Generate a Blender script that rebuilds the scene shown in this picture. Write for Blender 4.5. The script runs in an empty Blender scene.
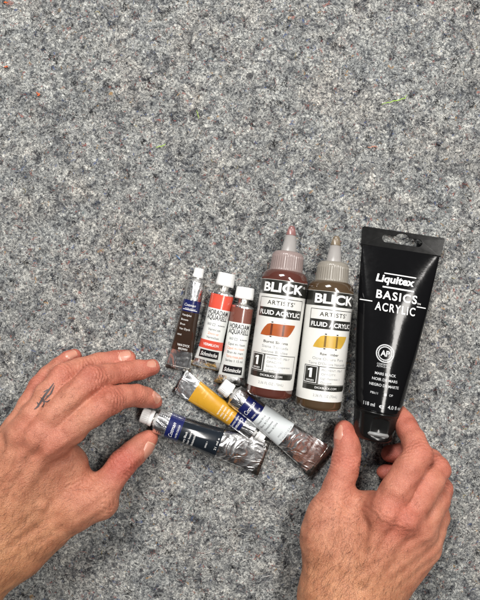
import bpy, bmesh, math, random
import numpy as np
from mathutils import Vector

random.seed(7)
rng = np.random.default_rng(11)
sc = bpy.context.scene
COL = sc.collection

# ------------------------------------------------------------------ camera
MMPX = 0.73            # millimetres on the felt per photograph pixel
H = 420.0              # camera height, mm
cam_d = bpy.data.cameras.new('camera')
cam = bpy.data.objects.new('camera', cam_d)
COL.objects.link(cam)
cam.location = (0, 0, H / 1000)
cam_d.sensor_fit = 'VERTICAL'
cam_d.angle = 2 * math.atan(300 * MMPX / H)
cam_d.clip_start = 0.01
cam_d.clip_end = 50
sc.camera = cam

# ------------------------------------------------------------------ world and lamps
world = bpy.data.worlds.new('World')
sc.world = world
world.use_nodes = True
wn = world.node_tree
for n in list(wn.nodes):
    wn.nodes.remove(n)
w_out = wn.nodes.new('ShaderNodeOutputWorld')
w_bg = wn.nodes.new('ShaderNodeBackground')
w_tc = wn.nodes.new('ShaderNodeTexCoord')
w_sep = wn.nodes.new('ShaderNodeSeparateXYZ')
w_map = wn.nodes.new('ShaderNodeMapRange')
w_mix = wn.nodes.new('ShaderNodeMix')
w_mix.data_type = 'RGBA'
w_map.inputs['From Min'].default_value = -0.2
w_map.inputs['From Max'].default_value = 1.2
w_mix.inputs[6].default_value = (0.06, 0.06, 0.065, 1)     # the side where the photographer stands
w_mix.inputs[7].default_value = (0.92, 0.93, 0.95, 1)     # the open room
wn.links.new(w_tc.outputs['Generated'], w_sep.inputs[0])
w_add = wn.nodes.new('ShaderNodeMath')
w_add.operation = 'MULTIPLY_ADD'                # brighter overhead and away from the photographer
w_add.inputs[1].default_value = 0.75
wn.links.new(w_sep.outputs['Y'], w_add.inputs[0])
wn.links.new(w_sep.outputs['Z'], w_add.inputs[2])
wn.links.new(w_add.outputs[0], w_map.inputs['Value'])
wn.links.new(w_map.outputs[0], w_mix.inputs[0])
wn.links.new(w_mix.outputs[2], w_bg.inputs['Color'])
w_bg.inputs['Strength'].default_value = 0.18
wn.links.new(w_bg.outputs[0], w_out.inputs['Surface'])


def area_lamp(name, loc, target, sx, sy, power, color):
    d = bpy.data.lights.new(name, 'AREA')
    d.shape = 'RECTANGLE'
    d.size, d.size_y = sx, sy
    d.energy = power
    d.color = color
    o = bpy.data.objects.new(name, d)
    COL.objects.link(o)
    o.location = loc
    o.rotation_euler = (Vector(target) - Vector(loc)).to_track_quat('-Z', 'Y').to_euler()
    return o


strip = area_lamp('ceiling_strip_lamp', (0.385, 0.12, 1.00), (0.10, 0.12, 0), 0.13, 0.68, 11.5, (1.0, 0.965, 0.92))
strip.rotation_euler = (0.0, 0.26, -0.10)          # long side runs away from the photographer
area_lamp('fill_panel_lamp', (-0.30, 0.95, 1.00), (-0.02, 0.14, 0), 0.50, 0.35, 25.0, (1.0, 0.98, 0.95))  # unseen soft fill, added to brighten the far side of the felt
sc.view_settings.view_transform = 'Standard'
sc.view_settings.look = 'None'
sc.view_settings.gamma = 1
sc.view_settings.exposure = 0.0


# ------------------------------------------------------------------ helpers
def W(px, py, z=0.0):
    """photo pixel at height z (mm) -> point in mm"""
    f = (H - z) / H
    return np.array(((px - 240) * MMPX * f, (300 - py) * MMPX * f, z), float)


def make_mesh(name, verts_mm, faces, mats, parent=None, smooth=True, mat_idx=None):
    me = bpy.data.meshes.new(name)
    me.from_pydata([tuple(v) for v in np.asarray(verts_mm) * 0.001], [], faces)
    for m in (mats if isinstance(mats, (list, tuple)) else [mats]):
        me.materials.append(m)
    if mat_idx is not None:
        me.polygons.foreach_set('material_index', np.asarray(mat_idx, dtype=np.int32))
    me.polygons.foreach_set('use_smooth', [smooth] * len(me.polygons))
    me.update()
    o = bpy.data.objects.new(name, me)
    COL.objects.link(o)
    if parent is not None:
        o.parent = parent
    return o


def bm_obj(name, bm, mats, parent=None, smooth=True, scale=0.001):
    bmesh.ops.scale(bm, vec=(scale,) * 3, verts=bm.verts)
    me = bpy.data.meshes.new(name)
    bm.to_mesh(me)
    bm.free()
    for m in (mats if isinstance(mats, (list, tuple)) else [mats]):
        me.materials.append(m)
    me.polygons.foreach_set('use_smooth', [smooth] * len(me.polygons))
    o = bpy.data.objects.new(name, me)
    COL.objects.link(o)
    if parent is not None:
        o.parent = parent
    return o


def thing(name, label, cat, loc_mm, rz=0.0, group=None):
    o = bpy.data.objects.new(name, None)
    COL.objects.link(o)
    o.empty_display_size = 0.01
    o.location = tuple(np.asarray(loc_mm) * 0.001)
    o.rotation_euler = (0, 0, rz)
    o['label'] = label
    o['category'] = cat
    if group:
        o['group'] = group
    return o


def tag(o, label, cat, group=None):
    o['label'] = label
    o['category'] = cat
    if group:
        o['group'] = group


def new_mat(name):
    m = bpy.data.materials.new(name)
    m.use_nodes = True
    return m, m.node_tree, m.node_tree.nodes['Principled BSDF']


def nd(nt, kind, **kw):
    n = nt.nodes.new(kind)
    for k, v in kw.items():
        if k in n.inputs:
            n.inputs[k].default_value = v
        else:
            setattr(n, k, v)
    return n


def pbr(name, col, rough=0.4, metal=0.0, coat=0.0, spec=0.5, var=0.06, vscale=300, bump=0.0, bscale=600, bdist=0.0003, coat_rough=0.08):
    m, nt, b = new_mat(name)
    tc = nd(nt, 'ShaderNodeTexCoord')
    n = nd(nt, 'ShaderNodeTexNoise', Scale=vscale, Detail=5.0)
    nt.links.new(tc.outputs['Object'], n.inputs['Vector'])
    mx = nd(nt, 'ShaderNodeMix', data_type='RGBA')
    mx.inputs[6].default_value = tuple(c * (1 - var) for c in col) + (1,)
    mx.inputs[7].default_value = tuple(min(1, c * (1 + var)) for c in col) + (1,)
    nt.links.new(n.outputs[0], mx.inputs[0])
    nt.links.new(mx.outputs[2], b.inputs['Base Color'])
    mr = nd(nt, 'ShaderNodeMapRange')
    mr.inputs['To Min'].default_value = rough * 0.8
    mr.inputs['To Max'].default_value = min(1, rough * 1.25)
    nt.links.new(n.outputs[0], mr.inputs['Value'])
    nt.links.new(mr.outputs[0], b.inputs['Roughness'])
    b.inputs['Metallic'].default_value = metal
    b.inputs['Coat Weight'].default_value = coat
    b.inputs['Coat Roughness'].default_value = coat_rough
    b.inputs['Specular IOR Level'].default_value = spec
    if bump:
        n2 = nd(nt, 'ShaderNodeTexNoise', Scale=bscale, Detail=4.0)
        nt.links.new(tc.outputs['Object'], n2.inputs['Vector'])
        bp = nd(nt, 'ShaderNodeBump', Strength=bump, Distance=bdist)
        nt.links.new(n2.outputs[0], bp.inputs['Height'])
        nt.links.new(bp.outputs[0], b.inputs['Normal'])
    return m


def foil_mat(name, col=(0.82, 0.82, 0.82), rough=0.24, bump=0.7):
    m, nt, b = new_mat(name)
    b.inputs['Base Color'].default_value = col + (1,)
    b.inputs['Metallic'].default_value = 1.0
    tc = nd(nt, 'ShaderNodeTexCoord')
    mp = nd(nt, 'ShaderNodeMapping')
    mp.inputs['Scale'].default_value = (1.0, 0.45, 1.0)
    mp.inputs['Rotation'].default_value = (0.3, 0.2, 0.5)
    nt.links.new(tc.outputs['Object'], mp.inputs['Vector'])
    vo = nd(nt, 'ShaderNodeTexNoise', Scale=80.0, Detail=2.5, Distortion=1.4)
    no = nd(nt, 'ShaderNodeTexNoise', Scale=240.0, Detail=3.0, Distortion=0.8)
    nt.links.new(mp.outputs[0], vo.inputs['Vector'])
    nt.links.new(mp.outputs[0], no.inputs['Vector'])
    rg = nd(nt, 'ShaderNodeMath', operation='PINGPONG')          # sharp creases where the noise folds
    rg.inputs[1].default_value = 0.16
    nt.links.new(vo.outputs[0], rg.inputs[0])
    ad = nd(nt, 'ShaderNodeMath', operation='MULTIPLY_ADD')
    ad.inputs[1].default_value = 0.12
    nt.links.new(no.outputs[0], ad.inputs[0])
    nt.links.new(rg.outputs[0], ad.inputs[2])
    bp = nd(nt, 'ShaderNodeBump', Strength=bump * 0.8, Distance=0.0045)
    nt.links.new(ad.outputs[0], bp.inputs['Height'])
    nt.links.new(bp.outputs[0], b.inputs['Normal'])
    mr = nd(nt, 'ShaderNodeMapRange')
    mr.inputs['To Min'].default_value = rough * 0.6
    mr.inputs['To Max'].default_value = rough * 1.6
    nt.links.new(no.outputs[0], mr.inputs['Value'])
    nt.links.new(mr.outputs[0], b.inputs['Roughness'])
    return m


# ------------------------------------------------------------------ flat artwork wrapped on a surface
_text_cache = {}


def text_geo(s, bold, shear, space):
    key = (s, bold, shear, space)
    if key not in _text_cache:
        c = bpy.data.curves.new('lettering_source', 'FONT')
        c.body = s
        c.size = 1.0
        c.offset = bold
        c.shear = shear
        c.space_character = space
        c.resolution_u = 4
        o = bpy.data.objects.new('lettering_source', c)
        COL.objects.link(o)
        bpy.context.view_layer.update()
        dg = bpy.context.evaluated_depsgraph_get()
        me = bpy.data.meshes.new_from_object(o.evaluated_get(dg))
        v = np.array([tuple(x.co) for x in me.vertices])
        f = [tuple(p.vertices) for p in me.polygons]
        bpy.data.objects.remove(o)
        bpy.data.curves.remove(c)
        bpy.data.meshes.remove(me)
        _text_cache[key] = (v, f)
    return _text_cache[key]


class Decal:
    def __init__(self):
        self.bm = bmesh.new()
        self.mats = []

    def mi(self, m):
        if m not in self.mats:
            self.mats.append(m)
        return self.mats.index(m)

    def poly(self, pts, m, layer=0):
        vs = [self.bm.verts.new((p[0], p[1], layer)) for p in pts]
        f = self.bm.faces.new(vs)
        f.material_index = self.mi(m)
        if f.calc_area() and f.normal.length == 0:
            f.normal_update()
        f.normal_update()
        if f.normal.z < 0:
            f.normal_flip()

    def rect(self, x0, y0, x1, y1, m, layer=0):
        self.poly([(x0, y0), (x1, y0), (x1, y1), (x0, y1)], m, layer)

    def frame(self, x0, y0, x1, y1, t, m, layer=0):
        self.rect(x0, y0, x1, y0 + t, m, layer)
        self.rect(x0, y1 - t, x1, y1, m, layer)
        self.rect(x0, y0 + t, x0 + t, y1 - t, m, layer)
        self.rect(x1 - t, y0 + t, x1, y1 - t, m, layer)

    def ring(self, cx, cy, r0, r1, m, layer=0, n=36):
        for i in range(n):
            a, b = 2 * math.pi * i / n, 2 * math.pi * (i + 1) / n
            p = [(cx + r * math.cos(t), cy + r * math.sin(t)) for r, t in ((r0, a), (r1, a), (r1, b), (r0, b))]
            if r0 == 0:
                p = p[1:]
                p[0:0] = [(cx, cy)]
                p = [p[0], p[1], p[2]]
            self.poly(p, m, layer)

    def text(self, s, x, y, h, m, layer=0, w=None, bold=0.0, shear=0.0, space=1.0, align='c', rot=0.0):
        """(x, y) = middle of the line (or its left end), h = height of the lettering in mm"""
        v, f = text_geo(s, bold, shear, space)
        if len(v) == 0:
            return
        ref, _ = text_geo('H', bold, 0.0, 1.0)
        cap = ref[:, 1].max() - ref[:, 1].min()
        lo, hi = v[:, 0].min(), v[:, 0].max()
        sy = h / cap
        sx = sy if w is None else w / (hi - lo)
        px = (v[:, 0] - (lo + hi) / 2 if align == 'c' else v[:, 0] - lo) * sx
        py = (v[:, 1] - ref[:, 1].min() - cap / 2) * sy
        ca, sa = math.cos(rot), math.sin(rot)
        X = x + px * ca - py * sa
        Y = y + px * sa + py * ca
        vs = [self.bm.verts.new((X[i], Y[i], layer)) for i in range(len(v))]
        k = self.mi(m)
        for q in f:
            try:
                fc = self.bm.faces.new([vs[i] for i in q])
                fc.material_index = k
                fc.normal_update()
                if fc.normal.z < 0:
                    fc.normal_flip()
            except ValueError:
                pass

    def build(self, name, surf, parent, dx=1.0, dy=2.5, lift=0.05):
        bm = self.bm
        co = np.array([tuple(v.co) for v in bm.verts])
        for ax, step in ((0, dx), (1, dy)):
            lo, hi = co[:, ax].min(), co[:, ax].max()
            n = int((hi - lo) / step)
            no = (1, 0, 0) if ax == 0 else (0, 1, 0)
            for i in range(1, n + 1):
                p = lo + (hi - lo) * i / (n + 1)
                bmesh.ops.bisect_plane(bm, geom=bm.verts[:] + bm.edges[:] + bm.faces[:], dist=1e-5,
                                       plane_co=(p, 0, 0) if ax == 0 else (0, p, 0), plane_no=no)
        co = np.array([tuple(v.co) for v in bm.verts])
        P = surf(co[:, 0], co[:, 1], lift + co[:, 2] * 0.05)
        for v, p in zip(bm.verts, P):
            v.co = p
        return bm_obj(name, bm, self.mats, parent)


def lathe(profile, axis_z, n=64, rib=None, close0=True, close1=True):
    """profile [(y, r)] round an axis parallel to local y at height axis_z -> verts, faces"""
    V, F = [], []
    m = len(profile)
    for y, r in profile:
        for j in range(n):
            a = 2 * math.pi * j / n
            rr = r
            if rib and rib[1] <= y <= rib[2]:
                rr = r + rib[0] * (1 if j % 4 < 2 else 0) * -1
            V.append((rr * math.cos(a), y, axis_z + rr * math.sin(a)))
    for i in range(m - 1):
        for j in range(n):
            k = (j + 1) % n
            F.append((i * n + j, (i + 1) * n + j, (i + 1) * n + k, i * n + k))
    if close0:
        F.append(tuple(range(n)))
    if close1:
        F.append(tuple((m - 1) * n + j for j in reversed(range(n))))
    return V, F


def arc(y0, r0, y1, r1, n=6, kind='out'):
    """quarter-ellipse from (y0,r0) to (y1,r1)"""
    out = []
    for i in range(n + 1):
        t = i / n * math.pi / 2
        if kind == 'out':
            out.append((y0 + (y1 - y0) * math.sin(t), r1 + (r0 - r1) * math.cos(t)))
        else:
            out.append((y0 + (y1 - y0) * (1 - math.cos(t)), r0 + (r1 - r0) * math.sin(t)))
    return out


# ------------------------------------------------------------------ materials
M = {}
M['white_plastic'] = pbr('white_plastic', (0.70, 0.70, 0.69), 0.35, spec=0.5, var=0.03)
M['foil'] = foil_mat('crumpled_foil')
M['foil_dull'] = foil_mat('folded_foil', (0.60, 0.58, 0.54), 0.32, 0.6)
M['foil_gold'] = foil_mat('gold_foil', (0.50, 0.40, 0.24), 0.3, 0.5)
M['navy'] = pbr('navy_print', (0.008, 0.012, 0.080), 0.25, coat=0.4)
M['black_print'] = pbr('black_print', (0.012, 0.012, 0.014), 0.28, coat=0.3)
M['brown_print'] = pbr('dark_brown_print', (0.030, 0.016, 0.010), 0.22, coat=0.5)
M['ochre_print'] = pbr('ochre_print', (0.47, 0.245, 0.018), 0.28, coat=0.4)
M['ochre_line'] = pbr('ochre_line_print', (0.72, 0.50, 0.12), 0.3)
M['red_print'] = pbr('red_print', (0.60, 0.075, 0.045), 0.28, coat=0.4)
M['maroon_print'] = pbr('maroon_print', (0.16, 0.055, 0.04), 0.28, coat=0.4)
M['white_label'] = pbr('white_label', (0.64, 0.655, 0.635), 0.33, coat=0.25, var=0.02)
M['grey_label'] = pbr('pale_grey_label', (0.58, 0.62, 0.63), 0.3, coat=0.4, var=0.02)
M['ink'] = pbr('dark_ink', (0.03, 0.03, 0.035), 0.4)
M['grey_ink'] = pbr('grey_ink', (0.22, 0.23, 0.24), 0.45)
M['white_ink'] = pbr('white_ink', (0.78, 0.78, 0.77), 0.4)
M['dim_ink'] = pbr('greyish_print', (0.42, 0.43, 0.44), 0.4)
M['orange_ink'] = pbr('orange_ink', (0.65, 0.20, 0.08), 0.4)
M['cream_label'] = pbr('cream_label', (0.64, 0.637, 0.61), 0.3, coat=0.28, var=0.03, coat_rough=0.22)
M['label_black'] = pbr('label_black', (0.016, 0.016, 0.013), 0.3, coat=0.8, coat_rough=0.2)
M['black_plastic'] = pbr('black_tube_plastic', (0.0035, 0.0035, 0.004), 0.10, coat=0.0, spec=0.22, bump=0.06, bscale=70, bdist=0.002)
M['black_cap'] = pbr('black_cap_plastic', (0.005, 0.005, 0.005), 0.2, spec=0.3)
M['black_blue'] = pbr('blue_black_print', (0.010, 0.014, 0.02), 0.15, coat=0.3)
M['lip_highlight'] = pbr('lip_highlight_grey', (0.22, 0.225, 0.225), 0.35)  # highlight along the black cap's lip, put into its colour


# ------------------------------------------------------------------ the felt blanket
def felt_material():
    m, nt, b = new_mat('grey_recycled_felt')
    tc = nd(nt, 'ShaderNodeTexCoord')
    out = tc.outputs['Object']

    def noise(scale, detail, rough=0.6, dist=0.0):
        n = nd(nt, 'ShaderNodeTexNoise', Scale=scale, Detail=detail, Roughness=rough, Distortion=dist)
        nt.links.new(out, n.inputs['Vector'])
        return n

    def ramp(src, stops):
        r = nd(nt, 'ShaderNodeValToRGB')
        e = r.color_ramp.elements
        while len(e) < len(stops):
            e.new(0.5)
        for k, (p, c) in enumerate(stops):
            e[k].position = p
            e[k].color = tuple(c) + (1,)
        nt.links.new(src, r.inputs[0])
        return r.outputs[0]

    def mix(a, bb, fac, mode='MIX'):
        x = nd(nt, 'ShaderNodeMix', data_type='RGBA', blend_type=mode)
        for s, v in ((0, fac), (6, a), (7, bb)):
            if isinstance(v, (float, tuple)):
                x.inputs[s].default_value = v
            else:
                nt.links.new(v, x.inputs[s])
        return x.outputs[2]

    fine = noise(600, 5, 0.8, 0.8)
    mid = noise(150, 4, 0.7, 1.2)
    big = noise(38, 3, 0.6, 0.4)
    c1 = ramp(fine.outputs[0], [(0.35, (0.022, 0.023, 0.027)), (0.44, (0.15, 0.152, 0.158)), (0.53, (0.34, 0.34, 0.337)), (0.65, (0.72, 0.71, 0.68))])
    c2 = ramp(mid.outputs[0], [(0.33, (0.34, 0.35, 0.38)), (0.47, (0.95, 0.95, 0.96)), (0.66, (1.55, 1.53, 1.50))])
    c = mix(c1, c2, 0.65, 'MULTIPLY')
    c3 = ramp(big.outputs[0], [(0.32, (0.74, 0.75, 0.76)), (0.68, (1.20, 1.19, 1.17))])
    c = mix(c, c3, 0.8, 'MULTIPLY')
    clump = noise(95, 3, 0.62, 1.4)
    c4 = ramp(clump.outputs[0], [(0.36, (0.36, 0.37, 0.40)), (0.46, (0.90, 0.90, 0.89)), (0.64, (1.22, 1.21, 1.17))])
    c = mix(c, c4, 0.85, 'MULTIPLY')
    warm = noise(21, 3, 0.6, 0.8)
    c5 = ramp(warm.outputs[0], [(0.36, (0.79, 0.82, 0.83)), (0.52, (0.83, 0.845, 0.84)), (0.70, (0.88, 0.86, 0.83))])
    c = mix(c, c5, 1.0, 'MULTIPLY')
    # coloured flecks of shredded cloth
    for sc_, lo, colr in ((330, 0.715, (0.24, 0.07, 0.06)), (290, 0.72, (0.06, 0.09, 0.20)), (250, 0.73, (0.34, 0.20, 0.08)), (150, 0.68, (0.025, 0.025, 0.03)), (210, 0.725, (0.30, 0.13, 0.11))):
        n = noise(sc_, 2, 0.5, 0.8)
        off = nd(nt, 'ShaderNodeVectorMath', operation='ADD')
        off.inputs[1].default_value = (sc_ * 0.37, sc_ * 0.11, 0)
        nt.links.new(out, off.inputs[0])
        nt.links.new(off.outputs[0], n.inputs['Vector'])
        f = ramp(n.outputs[0], [(lo - 0.04, (0, 0, 0)), (lo + 0.02, (0.75, 0.75, 0.75))])
        c = mix(c, colr + (1,), f)
    nt.links.new(c, b.inputs['Base Color'])
    b.inputs['Roughness'].default_value = 0.95
    b.inputs['Specular IOR Level'].default_value = 0.1
    add = nd(nt, 'ShaderNodeMath', operation='ADD')
    nt.links.new(fine.outputs[0], add.inputs[0])
    nt.links.new(mid.outputs[0], add.inputs[1])
    bp = nd(nt, 'ShaderNodeBump', Strength=0.75, Distance=0.0014)
    nt.links.new(add.outputs[0], bp.inputs['Height'])
    nt.links.new(bp.outputs[0], b.inputs['Normal'])
    return m


def value_noise(shape, cells, seed):
    r = np.random.default_rng(seed)
    g = r.random((cells[0] + 2, cells[1] + 2))
    y = np.linspace(0, cells[0], shape[0])
    x = np.linspace(0, cells[1], shape[1])
    iy, ix = np.minimum(y.astype(int), cells[0] - 0), np.minimum(x.astype(int), cells[1] - 0)
    fy, fx = (y - iy)[:, None], (x - ix)[None, :]
    fy, fx = fy * fy * (3 - 2 * fy), fx * fx * (3 - 2 * fx)
    a, b_ = g[np.ix_(iy, ix)], g[np.ix_(iy, ix + 1)]
    c, d = g[np.ix_(iy + 1, ix)], g[np.ix_(iy + 1, ix + 1)]
    return (a * (1 - fx) + b_ * fx) * (1 - fy) + (c * (1 - fx) + d * fx) * fy


def build_felt():
    nx, ny = 560, 640
    xs, ys = np.linspace(-420, 420, nx), np.linspace(-480, 480, ny)
    z = (value_noise((ny, nx), (200, 175), 1) - 0.5) * 0.7 + (value_noise((ny, nx), (80, 70), 2) - 0.5) * 0.7 + (value_noise((ny, nx), (12, 10), 3) - 0.5) * 0.8
    X, Y = np.meshgrid(xs, ys)
    V = np.stack([X, Y, z - 0.5], -1).reshape(-1, 3)
    i = np.arange((ny - 1) * nx).reshape(ny - 1, nx)[:, :-1].ravel()
    F = np.stack([i, i + 1, i + nx + 1, i + nx], -1)
    top = len(V)
    # thickness: a skirt down to the underside
    rim = list(range(nx)) + [r * nx + nx - 1 for r in range(1, ny)] + [(ny - 1) * nx + k for k in range(nx - 2, -1, -1)] + [r * nx for r in range(ny - 2, 0, -1)]
    low = V[rim].copy()
    low[:, 2] = -6
    faces = F.tolist()
    n = len(rim)
    for k in range(n):
        faces.append((rim[k], top + k, top + (k + 1) % n, rim[(k + 1) % n]))
    faces.append(tuple(top + k for k in reversed(range(n))))
    o = make_mesh('felt_surface', np.vstack([V, low]), faces, felt_material())
    o['kind'] = 'structure'
    return o


def fibre_material():
    m, nt, b = new_mat('felt_fibre')
    at = nd(nt, 'ShaderNodeAttribute', attribute_name='tint')
    nt.links.new(at.outputs['Color'], b.inputs['Base Color'])
    b.inputs['Roughness'].default_value = 0.8
    b.inputs['Specular IOR Level'].default_value = 0.2
    return m


def tubes_mesh(name, paths, radii, mat, colors=None, sides=3, taper=True):
    """paths (N, S, 3) mm; radii (N,); colours (N, 3)"""
    N, S, _ = paths.shape
    tan = np.gradient(paths, axis=1)
    tan /= np.linalg.norm(tan, axis=2, keepdims=True) + 1e-9
    up = np.zeros_like(tan)
    up[..., 2] = 1
    side = np.cross(tan, up)
    nrm = np.linalg.norm(side, axis=2, keepdims=True)
    side = np.where(nrm > 1e-3, side / (nrm + 1e-9), np.array([1.0, 0, 0]))
    nn = np.cross(side, tan)
    t = np.linspace(0, 1, S)
    prof = (1 - 0.75 * np.abs(2 * t - 1) ** 3) if taper is True else (1 - 0.85 * t)
    rr = radii[:, None] * prof[None, :]
    V = np.zeros((N, S, sides, 3))
    for k in range(sides):
        a = 2 * math.pi * k / sides + math.pi / 2
        V[:, :, k] = paths + rr[..., None] * (math.cos(a) * side + math.sin(a) * nn)
    base = (np.arange(N)[:, None, None] * S + np.arange(S - 1)[None, :, None]) * sides
    k = np.arange(sides)[None, None, :]
    k2 = (k + 1) % sides
    F = np.stack([base + k, base + k2, base + sides + k2, base + sides + k], -1).reshape(-1, 4)
    me = bpy.data.meshes.new(name)
    nv, nf = N * S * sides, len(F)
    me.vertices.add(nv)
    me.vertices.foreach_set('co', (V.reshape(-1) * 0.001).astype(np.float32))
    me.loops.add(nf * 4)
    me.loops.foreach_set('vertex_index', F.reshape(-1).astype(np.int32))
    me.polygons.add(nf)
    me.polygons.foreach_set('loop_start', np.arange(0, nf * 4, 4, dtype=np.int32))
    me.polygons.foreach_set('use_smooth', np.ones(nf, dtype=bool))
    me.update(calc_edges=True)
    if colors is not None:
        at = me.attributes.new('tint', 'FLOAT_COLOR', 'POINT')
        c = np.ones((N, S * sides, 4), np.float32)
        c[..., :3] = colors[:, None, :]
        at.data.foreach_set('color', c.ravel())
    me.materials.append(mat)
    o = bpy.data.objects.new(name, me)
    COL.objects.link(o)
    return o


FIBRE = fibre_material()


def fibre_paths(n, length, curl, zlo, zhi, S=7, area=(-205, 205, -245, 245)):
    x = rng.uniform(area[0], area[1], n)
    y = rng.uniform(area[2], area[3], n)
    ang = rng.uniform(0, 2 * math.pi, n)
    L = length * rng.lognormal(0, 0.45, n)
    k0 = rng.normal(0, curl, n)
    k1 = rng.normal(0, curl, n)
    P = np.zeros((n, S, 3))
    P[:, 0, 0], P[:, 0, 1] = x, y
    for i in range(1, S):
        a = ang + (k0 * i + k1 * math.sin(i * 1.7)) * 1.0
        P[:, i, 0] = P[:, i - 1, 0] + np.cos(a) * L / (S - 1)
        P[:, i, 1] = P[:, i - 1, 1] + np.sin(a) * L / (S - 1)
    t = np.linspace(0, 1, S)
    z0 = rng.uniform(zlo, zhi, n)
    P[:, :, 2] = z0[:, None] + (np.sin(t * math.pi)[None, :]) * rng.uniform(0, 0.55, n)[:, None] - 0.2
    return P


def build_fibres():
    groups = [
        # count, mean length mm, curl, radius mm, palette [(weight, colour)]
        (22000, 2.6, 0.26, 0.105, [(3, (0.45, 0.45, 0.43)), (3, (0.22, 0.22, 0.215)), (2.6, (0.06, 0.062, 0.066)), (1.4, (0.016, 0.016, 0.018)), (1.6, (0.70, 0.69, 0.64))]),
        (5600, 5.2, 0.40, 0.115, [(4.5, (0.70, 0.70, 0.67)), (3, (0.45, 0.45, 0.43)), (2.4, (0.025, 0.025, 0.03)), (1, (0.33, 0.30, 0.25))]),
        (800, 3.6, 0.42, 0.13, [(3, (0.28, 0.07, 0.06)), (2, (0.06, 0.10, 0.22)), (2, (0.35, 0.20, 0.12)), (1.5, (0.42, 0.16, 0.14)), (1, (0.06, 0.18, 0.20)), (0.6, (0.50, 0.40, 0.12))]),
    ]
    paths, rad, colr = [], [], []
    for n, L, curl, r, pal in groups:
        P = fibre_paths(n, L, curl, -0.55, 0.22)
        w = np.array([p[0] for p in pal], float)
        pick = rng.choice(len(pal), n, p=w / w.sum())
        c = np.array([p[1] for p in pal])[pick] * rng.uniform(0.75, 1.2, (n, 1))
        paths.append(P)
        rad.append(r * rng.uniform(0.7, 1.4, n))
        colr.append(c)
    # tufts: little knots of dark or white fibre, as shredded cloth leaves them
    for n_c, m, L, pal in ((260, 10, 3.4, (0.016, 0.016, 0.019)), (420, 5, 3.6, (0.80, 0.79, 0.75)), (60, 6, 3.0, (0.24, 0.09, 0.08)), (40, 6, 3.0, (0.07, 0.10, 0.18))):
        cx = rng.uniform(-205, 205, n_c)
        cy = rng.uniform(-245, 245, n_c)
        P = fibre_paths(n_c * m, L, 0.5, -0.25, 0.3)
        shift = np.stack([np.repeat(cx, m) + rng.normal(0, 1.3, n_c * m), np.repeat(cy, m) + rng.normal(0, 1.3, n_c * m)], -1)
        P[:, :, :2] += (shift - P[:, 3, :2])[:, None]
        paths.append(P)
        rad.append(rng.uniform(0.09, 0.17, n_c * m))
        colr.append(np.array([pal]) * rng.uniform(0.7, 1.15, (n_c * m, 1)))
    o = tubes_mesh('felt_fibres', np.concatenate(paths), np.concatenate(rad), FIBRE, np.concatenate(colr))
    o['kind'] = 'stuff'
    o['label'] = 'grey, white and dark fibres matted over the felt'


build_felt()
build_fibres()


# ------------------------------------------------------------------ metal paint tubes
class TubeShape:
    def __init__(self, L, r, wc, b0=0.55, tf=0.75, power=0.85, crumple=0.3, zone=None, seed=0, z_end=1.6):
        self.L, self.r, self.wc, self.b0, self.tf, self.pw = L, r, wc, b0, tf, power
        self.cr, self.zone, self.z_end = crumple, zone, z_end
        q = np.random.default_rng(seed)
        self.dirs = [(q.normal(0, 1), q.normal(0, 1), q.uniform(0, 6.28), q.uniform(0.16, 0.42)) for _ in range(6)]

    def ab(self, y):
        t = np.clip(y / self.L / self.tf, 0, 1)
        f = np.sin(t * math.pi / 2) ** self.pw
        b = self.b0 + (self.r - self.b0) * f
        a = self.r + (self.wc / 2 - self.r) * (1 - f) ** 0.9
        zc = np.maximum(b + 0.1, self.z_end + (self.r - self.z_end) * np.clip(y / self.L, 0, 1))
        return a, b, zc

    def dent(self, x, y, phi):
        d = 0
        for kx, ky, ph, f in self.dirs:
            d = d + (np.abs(np.sin(f * (kx * x + ky * y) * 0.8 + ph)) - 0.6)
        d = d / 6 * self.cr
        wgt = np.ones_like(y)
        if self.zone:
            lo, hi, in_w = self.zone          # printed zone is smoother than bare foil
            wgt = np.where((y > lo) & (y < hi), in_w, 1.0)
        a, b, _ = self.ab(y)
        return d * wgt * np.clip(b / 2.5, 0.15, 1) * np.clip((self.L - y) / 2, 0, 1)

    def at_phi(self, phi, y, off):
        a, b, zc = self.ab(y)
        nx, nz = np.sin(phi) / a, np.cos(phi) / b
        n = np.sqrt(nx * nx + nz * nz)
        x = a * np.sin(phi)
        off = off + self.dent(x, y, phi)
        return np.stack([x + nx / n * off, y, zc + b * np.cos(phi) + nz / n * off], -1)

    def surf(self, s, y, off):
        a, b, zc = self.ab(y)
        K = 80
        ph = np.linspace(0, math.pi, K)
        dl = np.sqrt((a[:, None] * np.cos((ph[1:] + ph[:-1]) / 2)) ** 2 + (b[:, None] * np.sin((ph[1:] + ph[:-1]) / 2)) ** 2) * (ph[1] - ph[0])
        cum = np.concatenate([np.zeros((len(y), 1)), np.cumsum(dl, 1)], 1)
        sa = np.minimum(np.abs(s), cum[:, -1] * 0.97)
        i = np.clip((cum <= sa[:, None]).sum(1) - 1, 0, K - 2)
        r_ = np.arange(len(y))
        fr = (sa - cum[r_, i]) / (cum[r_, i + 1] - cum[r_, i] + 1e-9)
        phi = ph[i] + fr * (ph[1] - ph[0])
        return self.at_phi(np.sign(s) * phi, y, off)

    def body(self, ny=110, nt=72):
        ys = np.linspace(0, self.L, ny)
        ph = np.linspace(0, 2 * math.pi, nt, endpoint=False)
        Yg, Pg = np.meshgrid(ys, ph, indexing='ij')
        V = self.at_phi(Pg.ravel(), Yg.ravel(), np.zeros(Yg.size))
        F = []
        for i in range(ny - 1):
            for j in range(nt):
                k = (j + 1) % nt
                F.append((i * nt + j, i * nt + k, (i + 1) * nt + k, (i + 1) * nt + j))
        F.append(tuple(range(nt)))
        return V, F


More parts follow.
